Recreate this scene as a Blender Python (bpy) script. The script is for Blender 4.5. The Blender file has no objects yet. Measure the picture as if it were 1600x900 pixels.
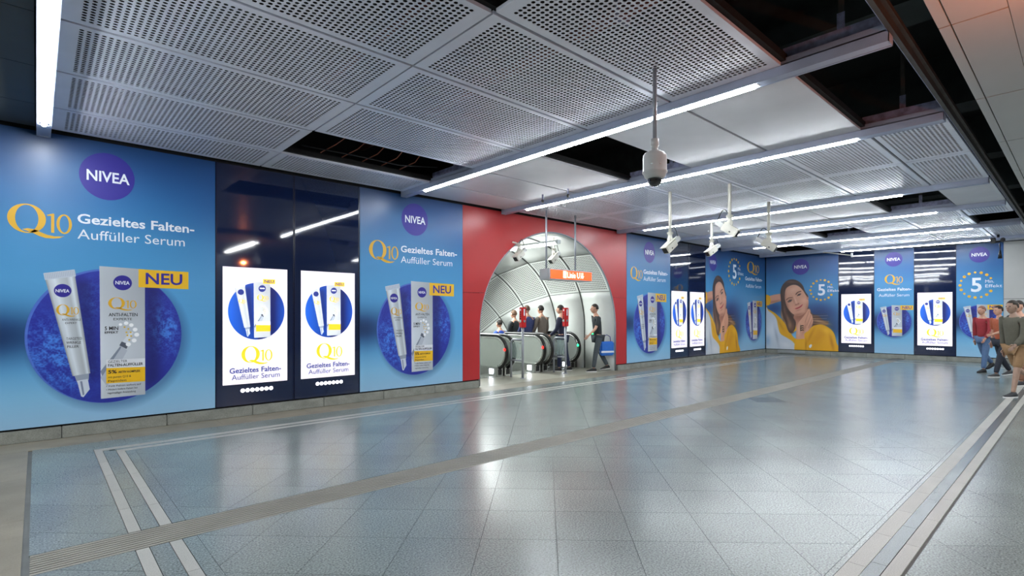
import bpy, bmesh, math, random
import numpy as np
from mathutils import Vector, Matrix

C = bpy.context.scene.collection
scn = bpy.context.scene
random.seed(4)
rng = np.random.RandomState(7)

# ------------------------------------------------------------------ camera
TH = math.radians(45) + math.atan(0.0323)          # angle from the view direction to +X
CT, ST = math.cos(TH), math.sin(TH)
FPX, CXP, HYP, EYE = 820.0, 825.5, 490.0, 1.55
cam = bpy.data.cameras.new('camera')
cam_o = bpy.data.objects.new('camera', cam); C.objects.link(cam_o)
cam.sensor_width = 36; cam.lens = FPX / 1600 * 36
cam.shift_x = -(CXP - 800) / 1600; cam.shift_y = (HYP - 450) / 1600
cam.clip_start = 0.05; cam.clip_end = 200
cam_o.location = (0, 0, EYE)
cam_o.rotation_euler = (math.pi / 2, 0, math.atan2(ST, CT) - math.pi / 2)
scn.camera = cam_o

# ------------------------------------------------------------------ world, exposure
w = bpy.data.worlds.new('world'); scn.world = w; w.use_nodes = True
w.node_tree.nodes['Background'].inputs[0].default_value = (0.55, 0.6, 0.68, 1)
w.node_tree.nodes['Background'].inputs[1].default_value = 0.6
scn.view_settings.view_transform = 'Standard'
scn.view_settings.look = 'None'
scn.view_settings.gamma = 1
scn.view_settings.use_curve_mapping = False
scn.view_settings.exposure = 0.12
scn.cycles.use_denoising = True
scn.cycles.max_bounces = 8
scn.cycles.diffuse_bounces = 4
scn.cycles.glossy_bounces = 4
scn.cycles.transmission_bounces = 6
scn.cycles.sample_clamp_indirect = 6
TUBE_E = 72.0            # strength of the fluorescent tubes
BOX_E = 0.8             # strength of the backlit posters

def area(name, loc, rot, sx, sy, power, col):
    l = bpy.data.lights.new(name, 'AREA'); l.shape = 'RECTANGLE'; l.size = sx; l.size_y = sy
    l.energy = power; l.color = col
    o = bpy.data.objects.new(name, l); C.objects.link(o); o.location = loc; o.rotation_euler = rot
    return o
# unseen fill lights added around the hall, plus an orange one tinting the soffit
for x_ in (5.0, 9.8, 14.6, 19.4): area('added_hall_fill', (x_, -2.0, 3.78), (0, 0, 0), 0.15, 3.4, 150, (0.95, 0.98, 1.0))
area('added_hall_fill', (-3.0, 4.5, 3.78), (0, 0, 0), 0.15, 7, 160, (0.95, 0.98, 1.0))
pl_ = bpy.data.lights.new('added_soffit_glow', 'POINT'); pl_.energy = 42; pl_.color = (1.0, 0.25, 0.08); pl_.shadow_soft_size = 0.0
po_ = bpy.data.objects.new('added_soffit_glow', pl_); C.objects.link(po_); po_.location = (4.6, -0.1, 3.1)

# ------------------------------------------------------------------ helpers
def lin(c):
    return tuple(((x / 255) / 12.92 if x / 255 <= 0.04045 else ((x / 255 + 0.055) / 1.055) ** 2.4) for x in c[:3])

def mat(name, col, rough=0.5, metal=0.0, noise=0.0, nscale=8.0, bump=0.0, bscale=60.0, emit=0.0,
        speck=0.0, sscale=300, coat=0.0, randv=0.0, wave=0.0, alpha=1.0, trans=0.0, rnoise=0.0):
    m = bpy.data.materials.new(name); m.use_nodes = True
    nt = m.node_tree; N = nt.nodes; L = nt.links; b = N['Principled BSDF']
    c = lin(col)
    b.inputs['Base Color'].default_value = (*c, 1)
    b.inputs['Roughness'].default_value = rough; b.inputs['Metallic'].default_value = metal
    b.inputs['Coat Weight'].default_value = coat; b.inputs['Coat Roughness'].default_value = 0.05
    b.inputs['Transmission Weight'].default_value = trans
    b.inputs['Alpha'].default_value = alpha
    tc = N.new('ShaderNodeTexCoord'); geo = N.new('ShaderNodeNewGeometry')
    src = None
    if noise or speck or randv:
        base = N.new('ShaderNodeRGB'); base.outputs[0].default_value = (*c, 1); src = base.outputs[0]
    def mult(src, fac_out, lo, hi, fmin=0.3, fmax=0.7):
        mr = N.new('ShaderNodeMapRange'); L.new(fac_out, mr.inputs[0])
        mr.inputs[1].default_value = fmin; mr.inputs[2].default_value = fmax
        mr.inputs[3].default_value = lo; mr.inputs[4].default_value = hi
        mx = N.new('ShaderNodeMix'); mx.data_type = 'RGBA'; mx.blend_type = 'MULTIPLY'; mx.inputs[0].default_value = 1
        L.new(src, mx.inputs[6]); L.new(mr.outputs[0], mx.inputs[7]); return mx.outputs[2]
    if noise:
        n = N.new('ShaderNodeTexNoise'); n.inputs['Scale'].default_value = nscale; n.inputs['Detail'].default_value = 5
        L.new(geo.outputs['Position'], n.inputs['Vector']); src = mult(src, n.outputs['Fac'], 1 - noise, 1 + noise)
    if speck:
        n = N.new('ShaderNodeTexNoise'); n.inputs['Scale'].default_value = sscale; n.inputs['Detail'].default_value = 2
        L.new(geo.outputs['Position'], n.inputs['Vector']); src = mult(src, n.outputs['Fac'], 1 - speck, 1 + speck, 0.25, 0.75)
    if randv:
        oi = N.new('ShaderNodeObjectInfo'); src = mult(src, oi.outputs['Random'], 1 - randv, 1 + randv, 0, 1)
    if src is not None: L.new(src, b.inputs['Base Color'])
    if False:
        n = N.new('ShaderNodeTexNoise'); n.inputs['Scale'].default_value = 2.2; n.inputs['Detail'].default_value = 6
        L.new(geo.outputs['Position'], n.inputs['Vector'])
        mr = N.new('ShaderNodeMapRange'); L.new(n.outputs['Fac'], mr.inputs[0])
        mr.inputs[1].default_value = 0.3; mr.inputs[2].default_value = 0.7
        mr.inputs[3].default_value = rough - rnoise; mr.inputs[4].default_value = rough + rnoise
        L.new(mr.outputs[0], b.inputs['Roughness'])
    if bump or wave:
        n = N.new('ShaderNodeTexNoise'); n.inputs['Scale'].default_value = bscale
        n.inputs['Detail'].default_value = 3 if bump else 0.5
        L.new(geo.outputs['Position'], n.inputs['Vector'])
        bp = N.new('ShaderNodeBump'); bp.inputs['Strength'].default_value = bump or wave
        bp.inputs['Distance'].default_value = 0.01 if bump else 0.02
        L.new(n.outputs['Fac'], bp.inputs['Height']); L.new(bp.outputs[0], b.inputs['Normal'])
    if emit:
        b.inputs['Emission Color'].default_value = (*c, 1); b.inputs['Emission Strength'].default_value = emit
    return m

M = {}
M['tile'] = mat('polished_grey_blue_granite', (117, 126, 124), 0.24, noise=0.10, nscale=1.3, speck=0.6, sscale=85, randv=0.05, rnoise=0.05)
M['tile_dark'] = mat('darker_granite', (82, 92, 94), 0.25, noise=0.1, nscale=2, speck=0.35, sscale=130)
M['stripe'] = mat('pale_granite', (158, 158, 152), 0.42, noise=0.06, nscale=3, speck=0.25, sscale=150, randv=0.06)
M['grout'] = mat('grout', (98, 102, 102), 0.8, noise=0.15, nscale=4)
M['concrete'] = mat('worn_beige_stone', (128, 122, 108), 0.45, noise=0.16, nscale=3.0, speck=0.12, sscale=90, randv=0.05, bump=0.05)
M['lobby'] = mat('pale_lobby_stone', (150, 148, 136), 0.35, noise=0.1, nscale=2.0, speck=0.1, sscale=90)
M['plinth'] = mat('grey_plinth_stone', (134, 136, 128), 0.6, noise=0.18, nscale=6, speck=0.25, sscale=120, bump=0.2, randv=0.06)
M['groove'] = mat('ribbed_stone', (128, 126, 118), 0.6, noise=0.1, nscale=3, speck=0.2, sscale=140)
M['perf'] = mat('perforated_aluminium', (232, 236, 248), 0.36, 0.1, noise=0.05, nscale=2.5)
M['smooth'] = mat('satin_ceiling_metal', (214, 215, 220), 0.48, 0.1, noise=0.05, nscale=2.0, rnoise=0.06)
M['soffit'] = mat('pale_soffit_metal', (186, 186, 182), 0.38, 0.15, noise=0.05, nscale=1.2)
M['housing'] = mat('lamp_housing_metal', (176, 186, 208), 0.38, 0.3, noise=0.04, nscale=6)
M['reflector'] = mat('white_reflector', (238, 240, 242), 0.3)
M['rail'] = mat('dark_rail_metal', (74, 72, 68), 0.5, 0.5, noise=0.2, nscale=8)
M['void'] = mat('dark_plenum', (20, 22, 23), 0.9, noise=0.3, nscale=3)
M['beam'] = mat('plenum_concrete', (50, 56, 56), 0.9, noise=0.2, nscale=5)
M['galv'] = mat('galvanised_metal', (150, 154, 186), 0.5, 0.2, noise=0.35, nscale=14)
M['darkpanel'] = mat('dark_grey_panel', (64, 68, 64), 0.5, noise=0.1, nscale=2)
M['pipe'] = mat('rust_red_pipe', (96, 36, 22), 0.5)
M['copper'] = mat('copper_cable', (150, 84, 56), 0.5)
M['black'] = mat('black_plastic', (14, 14, 16), 0.45)
M['cable'] = mat('black_cable', (20, 20, 22), 0.5)
M['gap'] = mat('black_shadow_gap', (10, 11, 12), 0.8)
M['red'] = mat('red_enamel', (176, 40, 42), 0.33, noise=0.05, nscale=1.2, rnoise=0.05)
M['glass'] = mat('dark_blue_glass', (19, 31, 62), 0.035, coat=0.6, wave=0.10, bscale=1.6)
M['glassframe'] = mat('navy_frame', (18, 28, 60), 0.25)
M['greywall'] = mat('pale_grey_wall', (176, 178, 176), 0.45, noise=0.05, nscale=1.5)
M['opposite'] = mat('slate_wall_panel', (86, 92, 100), 0.4, noise=0.08, nscale=1.5)
M['white'] = mat('white_enamel', (226, 230, 226), 0.32, noise=0.03, nscale=3)
M['camwhite'] = mat('off_white_camera_plastic', (206, 204, 192), 0.4, noise=0.05, nscale=12)
M['domegrey'] = mat('pale_grey_plastic', (198, 200, 198), 0.35, noise=0.04, nscale=12)
M['dome'] = mat('smoked_dome', (26, 26, 28), 0.06, coat=1.0)
M['steel'] = mat('brushed_steel', (190, 192, 188), 0.26, 0.9, noise=0.08, nscale=6, rnoise=0.06)
M['bal'] = mat('satin_steel_sheet', (196, 202, 196), 0.34, 0.45, noise=0.04, nscale=2)
M['steel_dark'] = mat('dark_steel', (96, 98, 96), 0.3, 0.85, noise=0.1, nscale=8)
M['rod'] = mat('grey_painted_rod', (156, 160, 168), 0.4, 0.3)
M['rubber'] = mat('black_handrail', (18, 18, 18), 0.28)
M['clear'] = mat('clear_panel', (180, 200, 196), 0.06, alpha=0.35)
M['redbox'] = mat('red_device_enamel', (204, 28, 30), 0.3)
M['signgrey'] = mat('grey_sign_case', (168, 174, 176), 0.35, 0.2)
M['tube'] = mat('fluorescent_tube', (244, 250, 255), 0.5, emit=TUBE_E)
M['tube_bright'] = mat('bright_fluorescent_tube', (244, 250, 255), 0.5, emit=TUBE_E * 1.5)
M['tube_warm'] = mat('tunnel_tube', (250, 252, 250), 0.5, emit=34)
M['spot'] = mat('lit_spot', (235, 240, 255), 0.5, emit=14)
M['led_red'] = mat('red_lamp', (255, 30, 24), 0.5, emit=5)
M['led_green'] = mat('green_lamp', (40, 240, 130), 0.5, emit=4)
M['orange'] = mat('lit_orange_sign', (255, 84, 8), 0.4, emit=1.1)
M['orange_text'] = mat('lit_white_letters', (255, 246, 225), 0.4, emit=1.3)
M['lit_white'] = mat('lit_white_dot', (250, 250, 255), 0.4, emit=1.6)
M['lit_yellow'] = mat('backlit_yellow_print', (246, 204, 40), 0.4, emit=0.7)
M['lit_blue'] = mat('backlit_blue_print', (46, 62, 150), 0.4, emit=0.35)
M['p_white'] = mat('white_print', (228, 234, 242), 0.4)
M['p_yellow'] = mat('yellow_print', (222, 172, 40), 0.4)
M['p_blue'] = mat('deep_blue_print', (44, 36, 140), 0.4)
M['p_navy'] = mat('navy_print', (42, 46, 92), 0.4)
M['p_dark'] = mat('dark_print', (40, 40, 44), 0.4)
M['p_red'] = mat('red_print', (200, 36, 40), 0.4)

def obj(name, mesh, m=None, parent=None):
    if isinstance(mesh, bmesh.types.BMesh):
        me = bpy.data.meshes.new(name); mesh.to_mesh(me); mesh.free(); mesh = me
    o = bpy.data.objects.new(name, mesh); C.objects.link(o)
    if m is not None and not mesh.materials: mesh.materials.append(m)
    if parent is not None: o.parent = parent
    return o

def tag(o, label=None, cat=None, group=None, kind=None):
    if label: o['label'] = label
    if cat: o['category'] = cat
    if group: o['group'] = group
    if kind: o['kind'] = kind
    return o

def thing(name, label, cat, loc=(0, 0, 0), rz=0.0, group=None):
    o = bpy.data.objects.new(name, None); C.objects.link(o)
    o.empty_display_size = 0.1; o.location = loc; o.rotation_euler = (0, 0, rz)
    return tag(o, label, cat, group)

def struct(name, loc=(0, 0, 0), rz=0.0, label=None):
    o = bpy.data.objects.new(name, None); C.objects.link(o); o.location = loc; o.rotation_euler = (0, 0, rz)
    o['kind'] = 'structure'
    if label: o['label'] = label
    return o

def box(bm, x0, x1, y0, y1, z0, z1, bev=0.0):
    vs = [bm.verts.new(p) for p in ((x0, y0, z0), (x1, y0, z0), (x1, y1, z0), (x0, y1, z0), (x0, y0, z1), (x1, y0, z1), (x1, y1, z1), (x0, y1, z1))]
    fs = [bm.faces.new([vs[i] for i in f]) for f in ((0, 3, 2, 1), (4, 5, 6, 7), (0, 1, 5, 4), (1, 2, 6, 5), (2, 3, 7, 6), (3, 0, 4, 7))]
    if bev:
        es = list({e for f in fs for e in f.edges})
        bmesh.ops.bevel(bm, geom=es, offset=bev, segments=2, affect='EDGES')
    return vs

def obox(name, dims, m, parent=None, bev=0.0):
    bm = bmesh.new(); box(bm, *dims, bev=bev); return obj(name, bm, m, parent)

def tube(bm, pts, r, n=10, cap=True):
    """tapered tube along a polyline; r a number or a list"""
    pts = [Vector(p) for p in pts]; rr = r if isinstance(r, (list, tuple)) else [r] * len(pts)
    rings = []; up = None
    for i, p in enumerate(pts):
        if i == 0: d = pts[1] - p
        elif i == len(pts) - 1: d = p - pts[i - 1]
        else: d = (pts[i + 1] - p).normalized() + (p - pts[i - 1]).normalized()
        d.normalize()
        if up is None:
            up = Vector((0, 0, 1)) if abs(d.z) < 0.9 else Vector((1, 0, 0))
        a = d.cross(up).normalized(); b = a.cross(d).normalized(); up = b
        rings.append([bm.verts.new(p + (a * math.cos(t) + b * math.sin(t)) * rr[i]) for t in [2 * math.pi * k / n for k in range(n)]])
    for i in range(len(rings) - 1):
        for k in range(n):
            f = bm.faces.new((rings[i][k], rings[i][(k + 1) % n], rings[i + 1][(k + 1) % n], rings[i + 1][k])); f.smooth = True
    if cap:
        bm.faces.new(rings[0][::-1]); bm.faces.new(rings[-1])

def lathe(bm, prof, n=24, c=(0, 0)):
    rings = [[bm.verts.new((c[0] + r * math.cos(2 * math.pi * k / n), c[1] + r * math.sin(2 * math.pi * k / n), z)) for k in range(n)] for r, z in prof]
    for i in range(len(rings) - 1):
        for k in range(n):
            f = bm.faces.new((rings[i][k], rings[i][(k + 1) % n], rings[i + 1][(k + 1) % n], rings[i + 1][k])); f.smooth = True
    bm.faces.new(rings[0]); bm.faces.new(rings[-1][::-1])

def ellipsoid(bm, c, rx, ry, rz, seg=12, rings=8, mtx=None):
    r = bmesh.ops.create_uvsphere(bm, u_segments=seg, v_segments=rings, radius=1)
    m4 = Matrix.Translation(c) @ (mtx.to_4x4() if mtx else Matrix.Identity(4)) @ Matrix.Diagonal((rx, ry, rz, 1))
    bmesh.ops.transform(bm, matrix=m4, verts=r['verts'])
    for v in r['verts']:
        for f in v.link_faces: f.smooth = True
    return r['verts']

def prism(bm, poly, y0, y1):
    """polygon in x,z pushed from y0 to y1"""
    a = [bm.verts.new((x, y0, z)) for x, z in poly]; b = [bm.verts.new((x, y1, z)) for x, z in poly]
    n = len(poly); bm.faces.new(a); bm.faces.new(b[::-1])
    for i in range(n): bm.faces.new((a[i], b[i], b[(i + 1) % n], a[(i + 1) % n]))

# ------------------------------------------------------------------ key measures (metres)
YW = 8.75                       # plane of the long wall
ZC = 3.80                       # suspended ceiling
BA, BB = Vector((21.09, YW)), Vector((21.87, 1.78))      # back wall line
BE = (BB - BA).normalized(); BANG = math.atan2(BE.y, BE.x)
def back_u(px):
    u = (px - CXP) / FPX; dx, dy = CT + u * ST, ST - u * CT
    ex, ey = (BB - BA); det = -dx * ey + dy * ex
    k = (-BA.x * ey + BA.y * ex) / det
    return (Vector((k * dx, k * dy)) - BA).length
def project(X, Y, Z):
    d = X * CT + Y * ST; l = X * ST - Y * CT
    if d < 0.05: return None
    return CXP + FPX * l / d, HYP - FPX * (Z - EYE) / d
SX = [0.0, 4.93, 7.38, 11.45, 13.98, 17.3, 20.4]         # strip lights: near face
SW = 0.13
YJ = [8.66, 7.72, 6.54, 5.37, 4.20, 3.04, 1.89, 1.10]    # ceiling joints

# ================================================================== FLOOR
floor = struct('floor')
obox('floor_slab', (-8, 30, -4, 10.9, -0.25, -0.012), M['grout'], floor)
def clip(poly, a, b, c):        # keep a*x+b*y<=c
    out = []
    for i in range(len(poly)):
        p, q = poly[i], poly[(i + 1) % len(poly)]
        dp, dq = a * p[0] + b * p[1] - c, a * q[0] + b * q[1] - c
        if dp <= 0: out.append(p)
        if dp * dq < 0:
            t = dp / (dp - dq); out.append((p[0] + t * (q[0] - p[0]), p[1] + t * (q[1] - p[1])))
    return out
def rclip(poly, r):
    for a, b, c in ((-1, 0, -r[0]), (1, 0, r[1]), (0, -1, -r[2]), (0, 1, r[3])):
        poly = clip(poly, a, b, c)
        if len(poly) < 3: return []
    return poly
G = 0.0016
regions = [(0.82, 20.0, 1.07, 4.27), (0.82, 20.0, 4.63, 7.45),                  # inside the pale ring
           (0.60, 20.0, 7.55, 7.62), (-0.035, 0.47, -4, 4.27), (-0.035, 0.47, 4.63, 7.92), (0.47, 20.2, 7.74, 7.92),
           (0.47, 21.6, -4, 0.74), (20.12, 21.7, 0.74, 4.27), (20.12, 21.7, 4.63, 7.92)]
tiles = []
for r in regions:
    for i in range(-40, 30):
        for j in range(-10, 48):
            u0, u1 = 0.11 + 0.735 * i, 0.11 + 0.735 * (i + 1)      # x-y
            v0, v1 = 5.09 + 0.735 * (j - 8), 5.09 + 0.735 * (j - 7)  # x+y
            k = G * 1.414
            q = [((u + v) / 2, (v - u) / 2) for u, v in ((u0 + k, v0 + k), (u1 - k, v0 + k), (u1 - k, v1 - k), (u0 + k, v1 - k))]
            q = rclip(q, r)
            if len(q) < 3: continue
            ar = 0.5 * abs(sum(q[n][0] * q[(n + 1) % len(q)][1] - q[(n + 1) % len(q)][0] * q[n][1] for n in range(len(q))))
            if ar < 0.0003: continue
            tiles.append((q, ar))
def score(t):
    cx = sum(p[0] for p in t[0]) / len(t[0]); cy = sum(p[1] for p in t[0]) / len(t[0])
    pr = project(cx, cy, 0)
    if pr is None or not (-80 < pr[0] < 1680 and pr[1] < 1000): return 0
    return t[1] / (cx * cx + cy * cy) ** 1.5
tiles.sort(key=score, reverse=True)
FULL = max(t[1] for t in tiles)
darkpts = [(9.63, 4.0)]
def tile_bm(bm, q, dz=0.0):
    t = [bm.verts.new((x, y, dz)) for x, y in q]; b = [bm.verts.new((x, y, -0.011)) for x, y in q]
    bm.faces.new(t); n = len(q)
    for i in range(n): bm.faces.new((t[i], b[i], b[(i + 1) % n], t[(i + 1) % n]))
rest = bmesh.new(); full = {}
for n, (q, ar) in enumerate(tiles):
    if n < 300:
        cx = sum(p[0] for p in q) / len(q); cy = sum(p[1] for p in q) / len(q)
        dark = any(abs((cx - cy) - (a - b)) < 0.367 and abs((cx + cy) - (a + b)) < 0.367 and ar > 0.2 for a, b in darkpts)
        key = ('d' if dark else 'l') if (len(q) == 4 and ar > 0.9995 * FULL) else None
        if key and key in full: me = full[key]
        else:
            bm = bmesh.new(); tile_bm(bm, [(x - cx, y - cy) for x, y in q])
            bmesh.ops.recalc_face_normals(bm, faces=bm.faces)
            me = bpy.data.meshes.new('floor_tile'); bm.to_mesh(me); bm.free()
            if key: full[key] = me
        o = obj('floor_tile', me, M['tile_dark'] if dark else M['tile'], floor); o.location = (cx, cy, 0)
    else: tile_bm(rest, q)
bmesh.ops.recalc_face_normals(rest, faces=rest.faces)
tag(obj('far_floor_tiles', rest, M['tile'], floor), 'tiles too far away to tell apart', kind='stuff')

# pale double stripes (a rectangle laid into the floor), stone by stone
def stones(name, x0, x1, y0, y1, m, n, horizontal, parent=floor, top=0.0, gap=0.003, bot=-0.011):
    me = None; L_ = (x1 - x0 if horizontal else y1 - y0) / n
    bm = bmesh.new()
    if horizontal: box(bm, gap / 2, L_ - gap / 2, 0, y1 - y0, bot, top)
    else: box(bm, 0, x1 - x0, gap / 2, L_ - gap / 2, bot, top)
    me = bpy.data.meshes.new(name); bm.to_mesh(me); bm.free()
    for k in range(n):
        o = obj(name, me, m, parent); o.location = (x0 + (k * L_ if horizontal else 0), y0 + (0 if horizontal else k * L_), 0)
for (a, b) in ((0.475, 0.545), (0.66, 0.73)):                      # left pair, crossing the ribbed strip
    stones('stripe_stone', a, b, 0.84, 4.265, M['stripe'], 6, False)
    stones('stripe_stone', a, b, 4.635, 7.45 if a > 0.6 else 7.62, M['stripe'], 5, False)
stones('between_stone', 0.55, 0.655, 0.9, 4.265, M['tile'], 6, False)
stones('between_stone', 0.55, 0.655, 4.635, 7.6, M['tile'], 5, False)
stones('fill_stone', 0.735, 0.818, 1.07, 4.265, M['tile'], 6, False)
stones('fill_stone', 0.735, 0.818, 4.635, 7.45, M['tile'], 5, False)
stones('stripe_stone', 0.475, 20.1, 7.62, 7.74, M['stripe'], 30, True)
stones('stripe_stone', 0.66, 20.0, 7.45, 7.55, M['stripe'], 30, True)
stones('stripe_stone', 0.55, 20.1, 0.93, 1.03, M['stripe'], 31, True)
stones('between_stone', 0.55, 20.1, 0.845, 0.927, M['tile_dark'], 24, True)
stones('stripe_stone', 0.475, 20.1, 0.76, 0.84, M['stripe'], 31, True)
stones('fill_stone', 0.82, 20.0, 1.033, 1.067, M['tile'], 14, True)
stones('stripe_stone', 20.02, 20.1, 1.03, 4.26, M['stripe'], 5, False)
stones('stripe_stone', 20.02, 20.1, 4.64, 7.62, M['stripe'], 5, False)
# ribbed guiding strip: nine ribs on a bed
bm = bmesh.new(); box(bm, -0.03, 20.6, 4.272, 4.628, -0.011, -0.006)
obj('guide_strip_bed', bm, M['gap'], floor)
me = None
for k in range(9):
    bm = bmesh.new(); box(bm, -0.03, 20.6, 0, 0.030, -0.008, 0.0, 0)
    if me is None: me = bpy.data.meshes.new('guide_rib'); bm.to_mesh(me)
    bm.free()
    o = obj('guide_rib', me, M['groove'], floor); o.location.y = 4.275 + k * 0.0398
# beige stone band along the wall and at the left
stones('border_slab', -0.04 - 7.8, 21.4, 8.18, 8.745, M['concrete'], 24, True)
stones('border_slab', -0.035, 21.4, 7.925, 8.177, M['tile'], 26, True)
for k in range(7):
    stones('border_slab', -7.8 + k * 1.105, -7.8 + (k + 1) * 1.105 - 0.004, -4, 8.176, M['concrete'], 9, False)
obox('lobby_paving', (6.8, 11.5, 8.745, 10.45, -0.011, 0.0), M['lobby'], floor)

for x, y0, y1 in ((11.35, 4.66, 7.3), (15.7, 1.1, 4.25)):
    obox('expansion_joint', (x, x + .03, y0, y1, -.004, .0008), M['tile_dark'], floor)
# ================================================================== CEILING
ceil = struct('ceiling')
def perf_mesh(name, Lx, Ly, p=0.0465, r=0.0172, mx=0.085, my=0.05, fmap=None, n=8, lip=0.03):
    """metal sheet with real punched holes; sheet faces down (z=0), folded edges go up"""
    nx = int((Lx - 2 * mx) / p); ny = int((Ly - 2 * my) / p)
    ax, ay = (Lx - nx * p) / 2, (Ly - ny * p) / 2
    V = []; F = []
    per = [(-.5, -.5), (0, -.5), (.5, -.5), (.5, 0), (.5, .5), (0, .5), (-.5, .5), (-.5, 0)]
    for i in range(nx):
        for j in range(ny):
            cx, cy = ax + (i + .5) * p, ay + (j + .5) * p; b = len(V)
            V += [(cx + a * p, cy + c * p, 0) for a, c in per]
            hol = [(cx + r * math.cos(t), cy + r * math.sin(t)) for t in [math.radians(-135 + 45 * k) for k in range(8)]]
            V += [(x, y, 0) for x, y in hol] + [(x, y, 0.003) for x, y in hol]
            for k in range(8):
                k2 = (k + 1) % 8
                F += [(b + k, b + 8 + k, b + 8 + k2, b + k2), (b + 8 + k, b + 16 + k, b + 16 + k2, b + 8 + k2)]
    def q(x0, x1, y0, y1, s=1):
        m_ = max(1, int((y1 - y0) / 0.1)) if fmap else 1
        for a in range(m_):
            b = len(V); ya, yb = y0 + (y1 - y0) * a / m_, y0 + (y1 - y0) * (a + 1) / m_
            V.extend([(x0, ya, 0), (x1, ya, 0), (x1, yb, 0), (x0, yb, 0)]); F.append((b, b + 3, b + 2, b + 1))
    q(0, ax, 0, Ly); q(Lx - ax, Lx, 0, Ly); q(ax, Lx - ax, 0, ay); q(ax, Lx - ax, Ly - ay, Ly)
    if lip:
        for (x0, y0, x1, y1) in ((0, 0, Lx, 0), (Lx, 0, Lx, Ly), (Lx, Ly, 0, Ly), (0, Ly, 0, 0)):
            b = len(V); V += [(x0, y0, 0), (x1, y1, 0), (x1, y1, lip), (x0, y0, lip)]; F.append((b, b + 1, b + 2, b + 3))
    if fmap: V = [fmap(*v) for v in V]
    me = bpy.data.meshes.new(name); me.from_pydata(V, [], F); me.update()
    return me
GP = 0.034
pcache = {}
def perf_panel(x0, x1, y0, y1):
    key = (round(x1 - x0, 2), round(y1 - y0, 2))
    if key not in pcache: pcache[key] = perf_mesh('perforated_panel', x1 - x0, y1 - y0)
    o = obj('perforated_panel', pcache[key], M['perf'], ceil); o.location = (x0, y0, ZC)
scache = {}
def smooth_panel(x0, x1, y0, y1):
    key = (round(x1 - x0, 2), round(y1 - y0, 2))
    if key not in scache:
        bm = bmesh.new(); box(bm, 0, x1 - x0, 0, y1 - y0, 0, 0.03, 0.002)
        scache[key] = bpy.data.meshes.new('smooth_panel'); bm.to_mesh(scache[key]); bm.free()
    o = obj('smooth_panel', scache[key], M['smooth'], ceil); o.location = (x0, y0, ZC)
rows = [(SX[0] + SW, 2.49, 'p', {5, 6}), (2.50, SX[1], 'p', {1, 6}), (SX[1] + SW, SX[2], 's', {3, 6}),
        (SX[2] + SW, 9.45, 'p', set()), (9.46, SX[3], 'p', set()), (SX[3] + SW, SX[4], 's', {5}),
        (SX[4] + SW, 15.62, 'p', set()), (15.63, SX[5], 'p', {3, 6}), (SX[5] + SW, SX[6], 'p', {1}),
        (SX[6] + SW, 21.05, 's', set())]
for x0, x1, kind, missing in rows:
    for k in range(7):
        if k in missing: continue
        ya, yb = YJ[k + 1] + GP / 2, YJ[k] - GP / 2
        (perf_panel if kind == 'p' else smooth_panel)(x0 + 0.004, x1 - 0.004, ya, yb)
# ceiling strip that fills the wedge up to the slanting back wall
smooth_panel(21.06, 21.9, 1.11, 8.6)
# carrier rails above the joints, and the edge rail along the open gap
for y in YJ[1:-1]:
    bm = bmesh.new(); box(bm, 0.14, 21.0, y - 0.025, y + 0.025, ZC + 0.034, ZC + 0.10); obj('carrier_rail', bm, M['gap'], ceil)
bm = bmesh.new(); box(bm, 0.14, 21.8, 1.05, 1.085, ZC - 0.012, ZC + 0.10); box(bm, 0.14, 21.8, 1.02, 1.05, ZC + 0.06, ZC + 0.10)
obj('edge_rail', bm, M['rail'], ceil)
bm = bmesh.new(); box(bm, 0.14, 21.8, 1.086, 1.096, ZC + 0.0, ZC + 0.035); obj('edge_angle', bm, M['galv'], ceil)
# plenum above
bm = bmesh.new(); box(bm, -8, 23, -4, 8.95, 5.3, 5.5); obj('upper_slab', bm, M['void'], ceil)
for x, wd in ((1.2, .5), (6.1, 0.55), (9.6, 0.5), (13.0, 0.5), (16.6, .5), (19.5, .5)):
    bm = bmesh.new(); box(bm, x, x + wd, -0.2, 8.9, 4.55, 5.3); obj('plenum_beam', bm, M['beam'], ceil)
bm = bmesh.new(); tube(bm, [(4.2, 0.3, 4.5), (4.2, 8.8, 4.5)], 0.07, 12); obj('sprinkler_pipe', bm, M['pipe'], ceil)
bm = bmesh.new(); tube(bm, [(2.9, 0.3, 4.75), (2.9, 8.8, 4.7)], 0.05, 12); obj('sprinkler_pipe', bm, M['pipe'], ceil)
for y in (2.2, 3.1): 
    bm = bmesh.new(); box(bm, 4.1, 4.3, y, y + 0.05, 4.4, 4.6); obj('pipe_clamp', bm, M['galv'], ceil)
# cables in the open bay near the wall
for k in range(5):
    bm = bmesh.new(); x = 3.0 + 0.32 * k
    tube(bm, [(x, 7.6, 3.88), (x + 0.1, 7.3, 3.95), (x + 0.25, 7.0, 4.1 + 0.05 * k), (x + 0.2, 6.9, 4.6)], 0.007, 6); obj('loose_cable', bm, M['copper'], ceil)
bm = bmesh.new(); tube(bm, [(2.7, 7.5, 3.9), (3.4, 7.35, 3.87), (4.2, 7.45, 3.9), (4.8, 7.3, 3.95)], 0.01, 6); obj('loose_cable', bm, M['cable'], ceil)
# dark plain ceiling left of the first lamp, and its panel joints
for k in range(7):
    for q_ in range(3):
        bm = bmesh.new(); box(bm, -1.2 * (q_ + 1) + 0.006, -1.2 * q_ - 0.012, YJ[k + 1] + 0.004, YJ[k] - 0.004, ZC, ZC + 0.03)
        obj('dark_ceiling_panel', bm, M['darkpanel'], ceil)
obox('dark_ceiling_slab', (-8, -0.02, -4, 8.72, ZC + 0.031, ZC + 0.06), M['void'], ceil)
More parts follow.
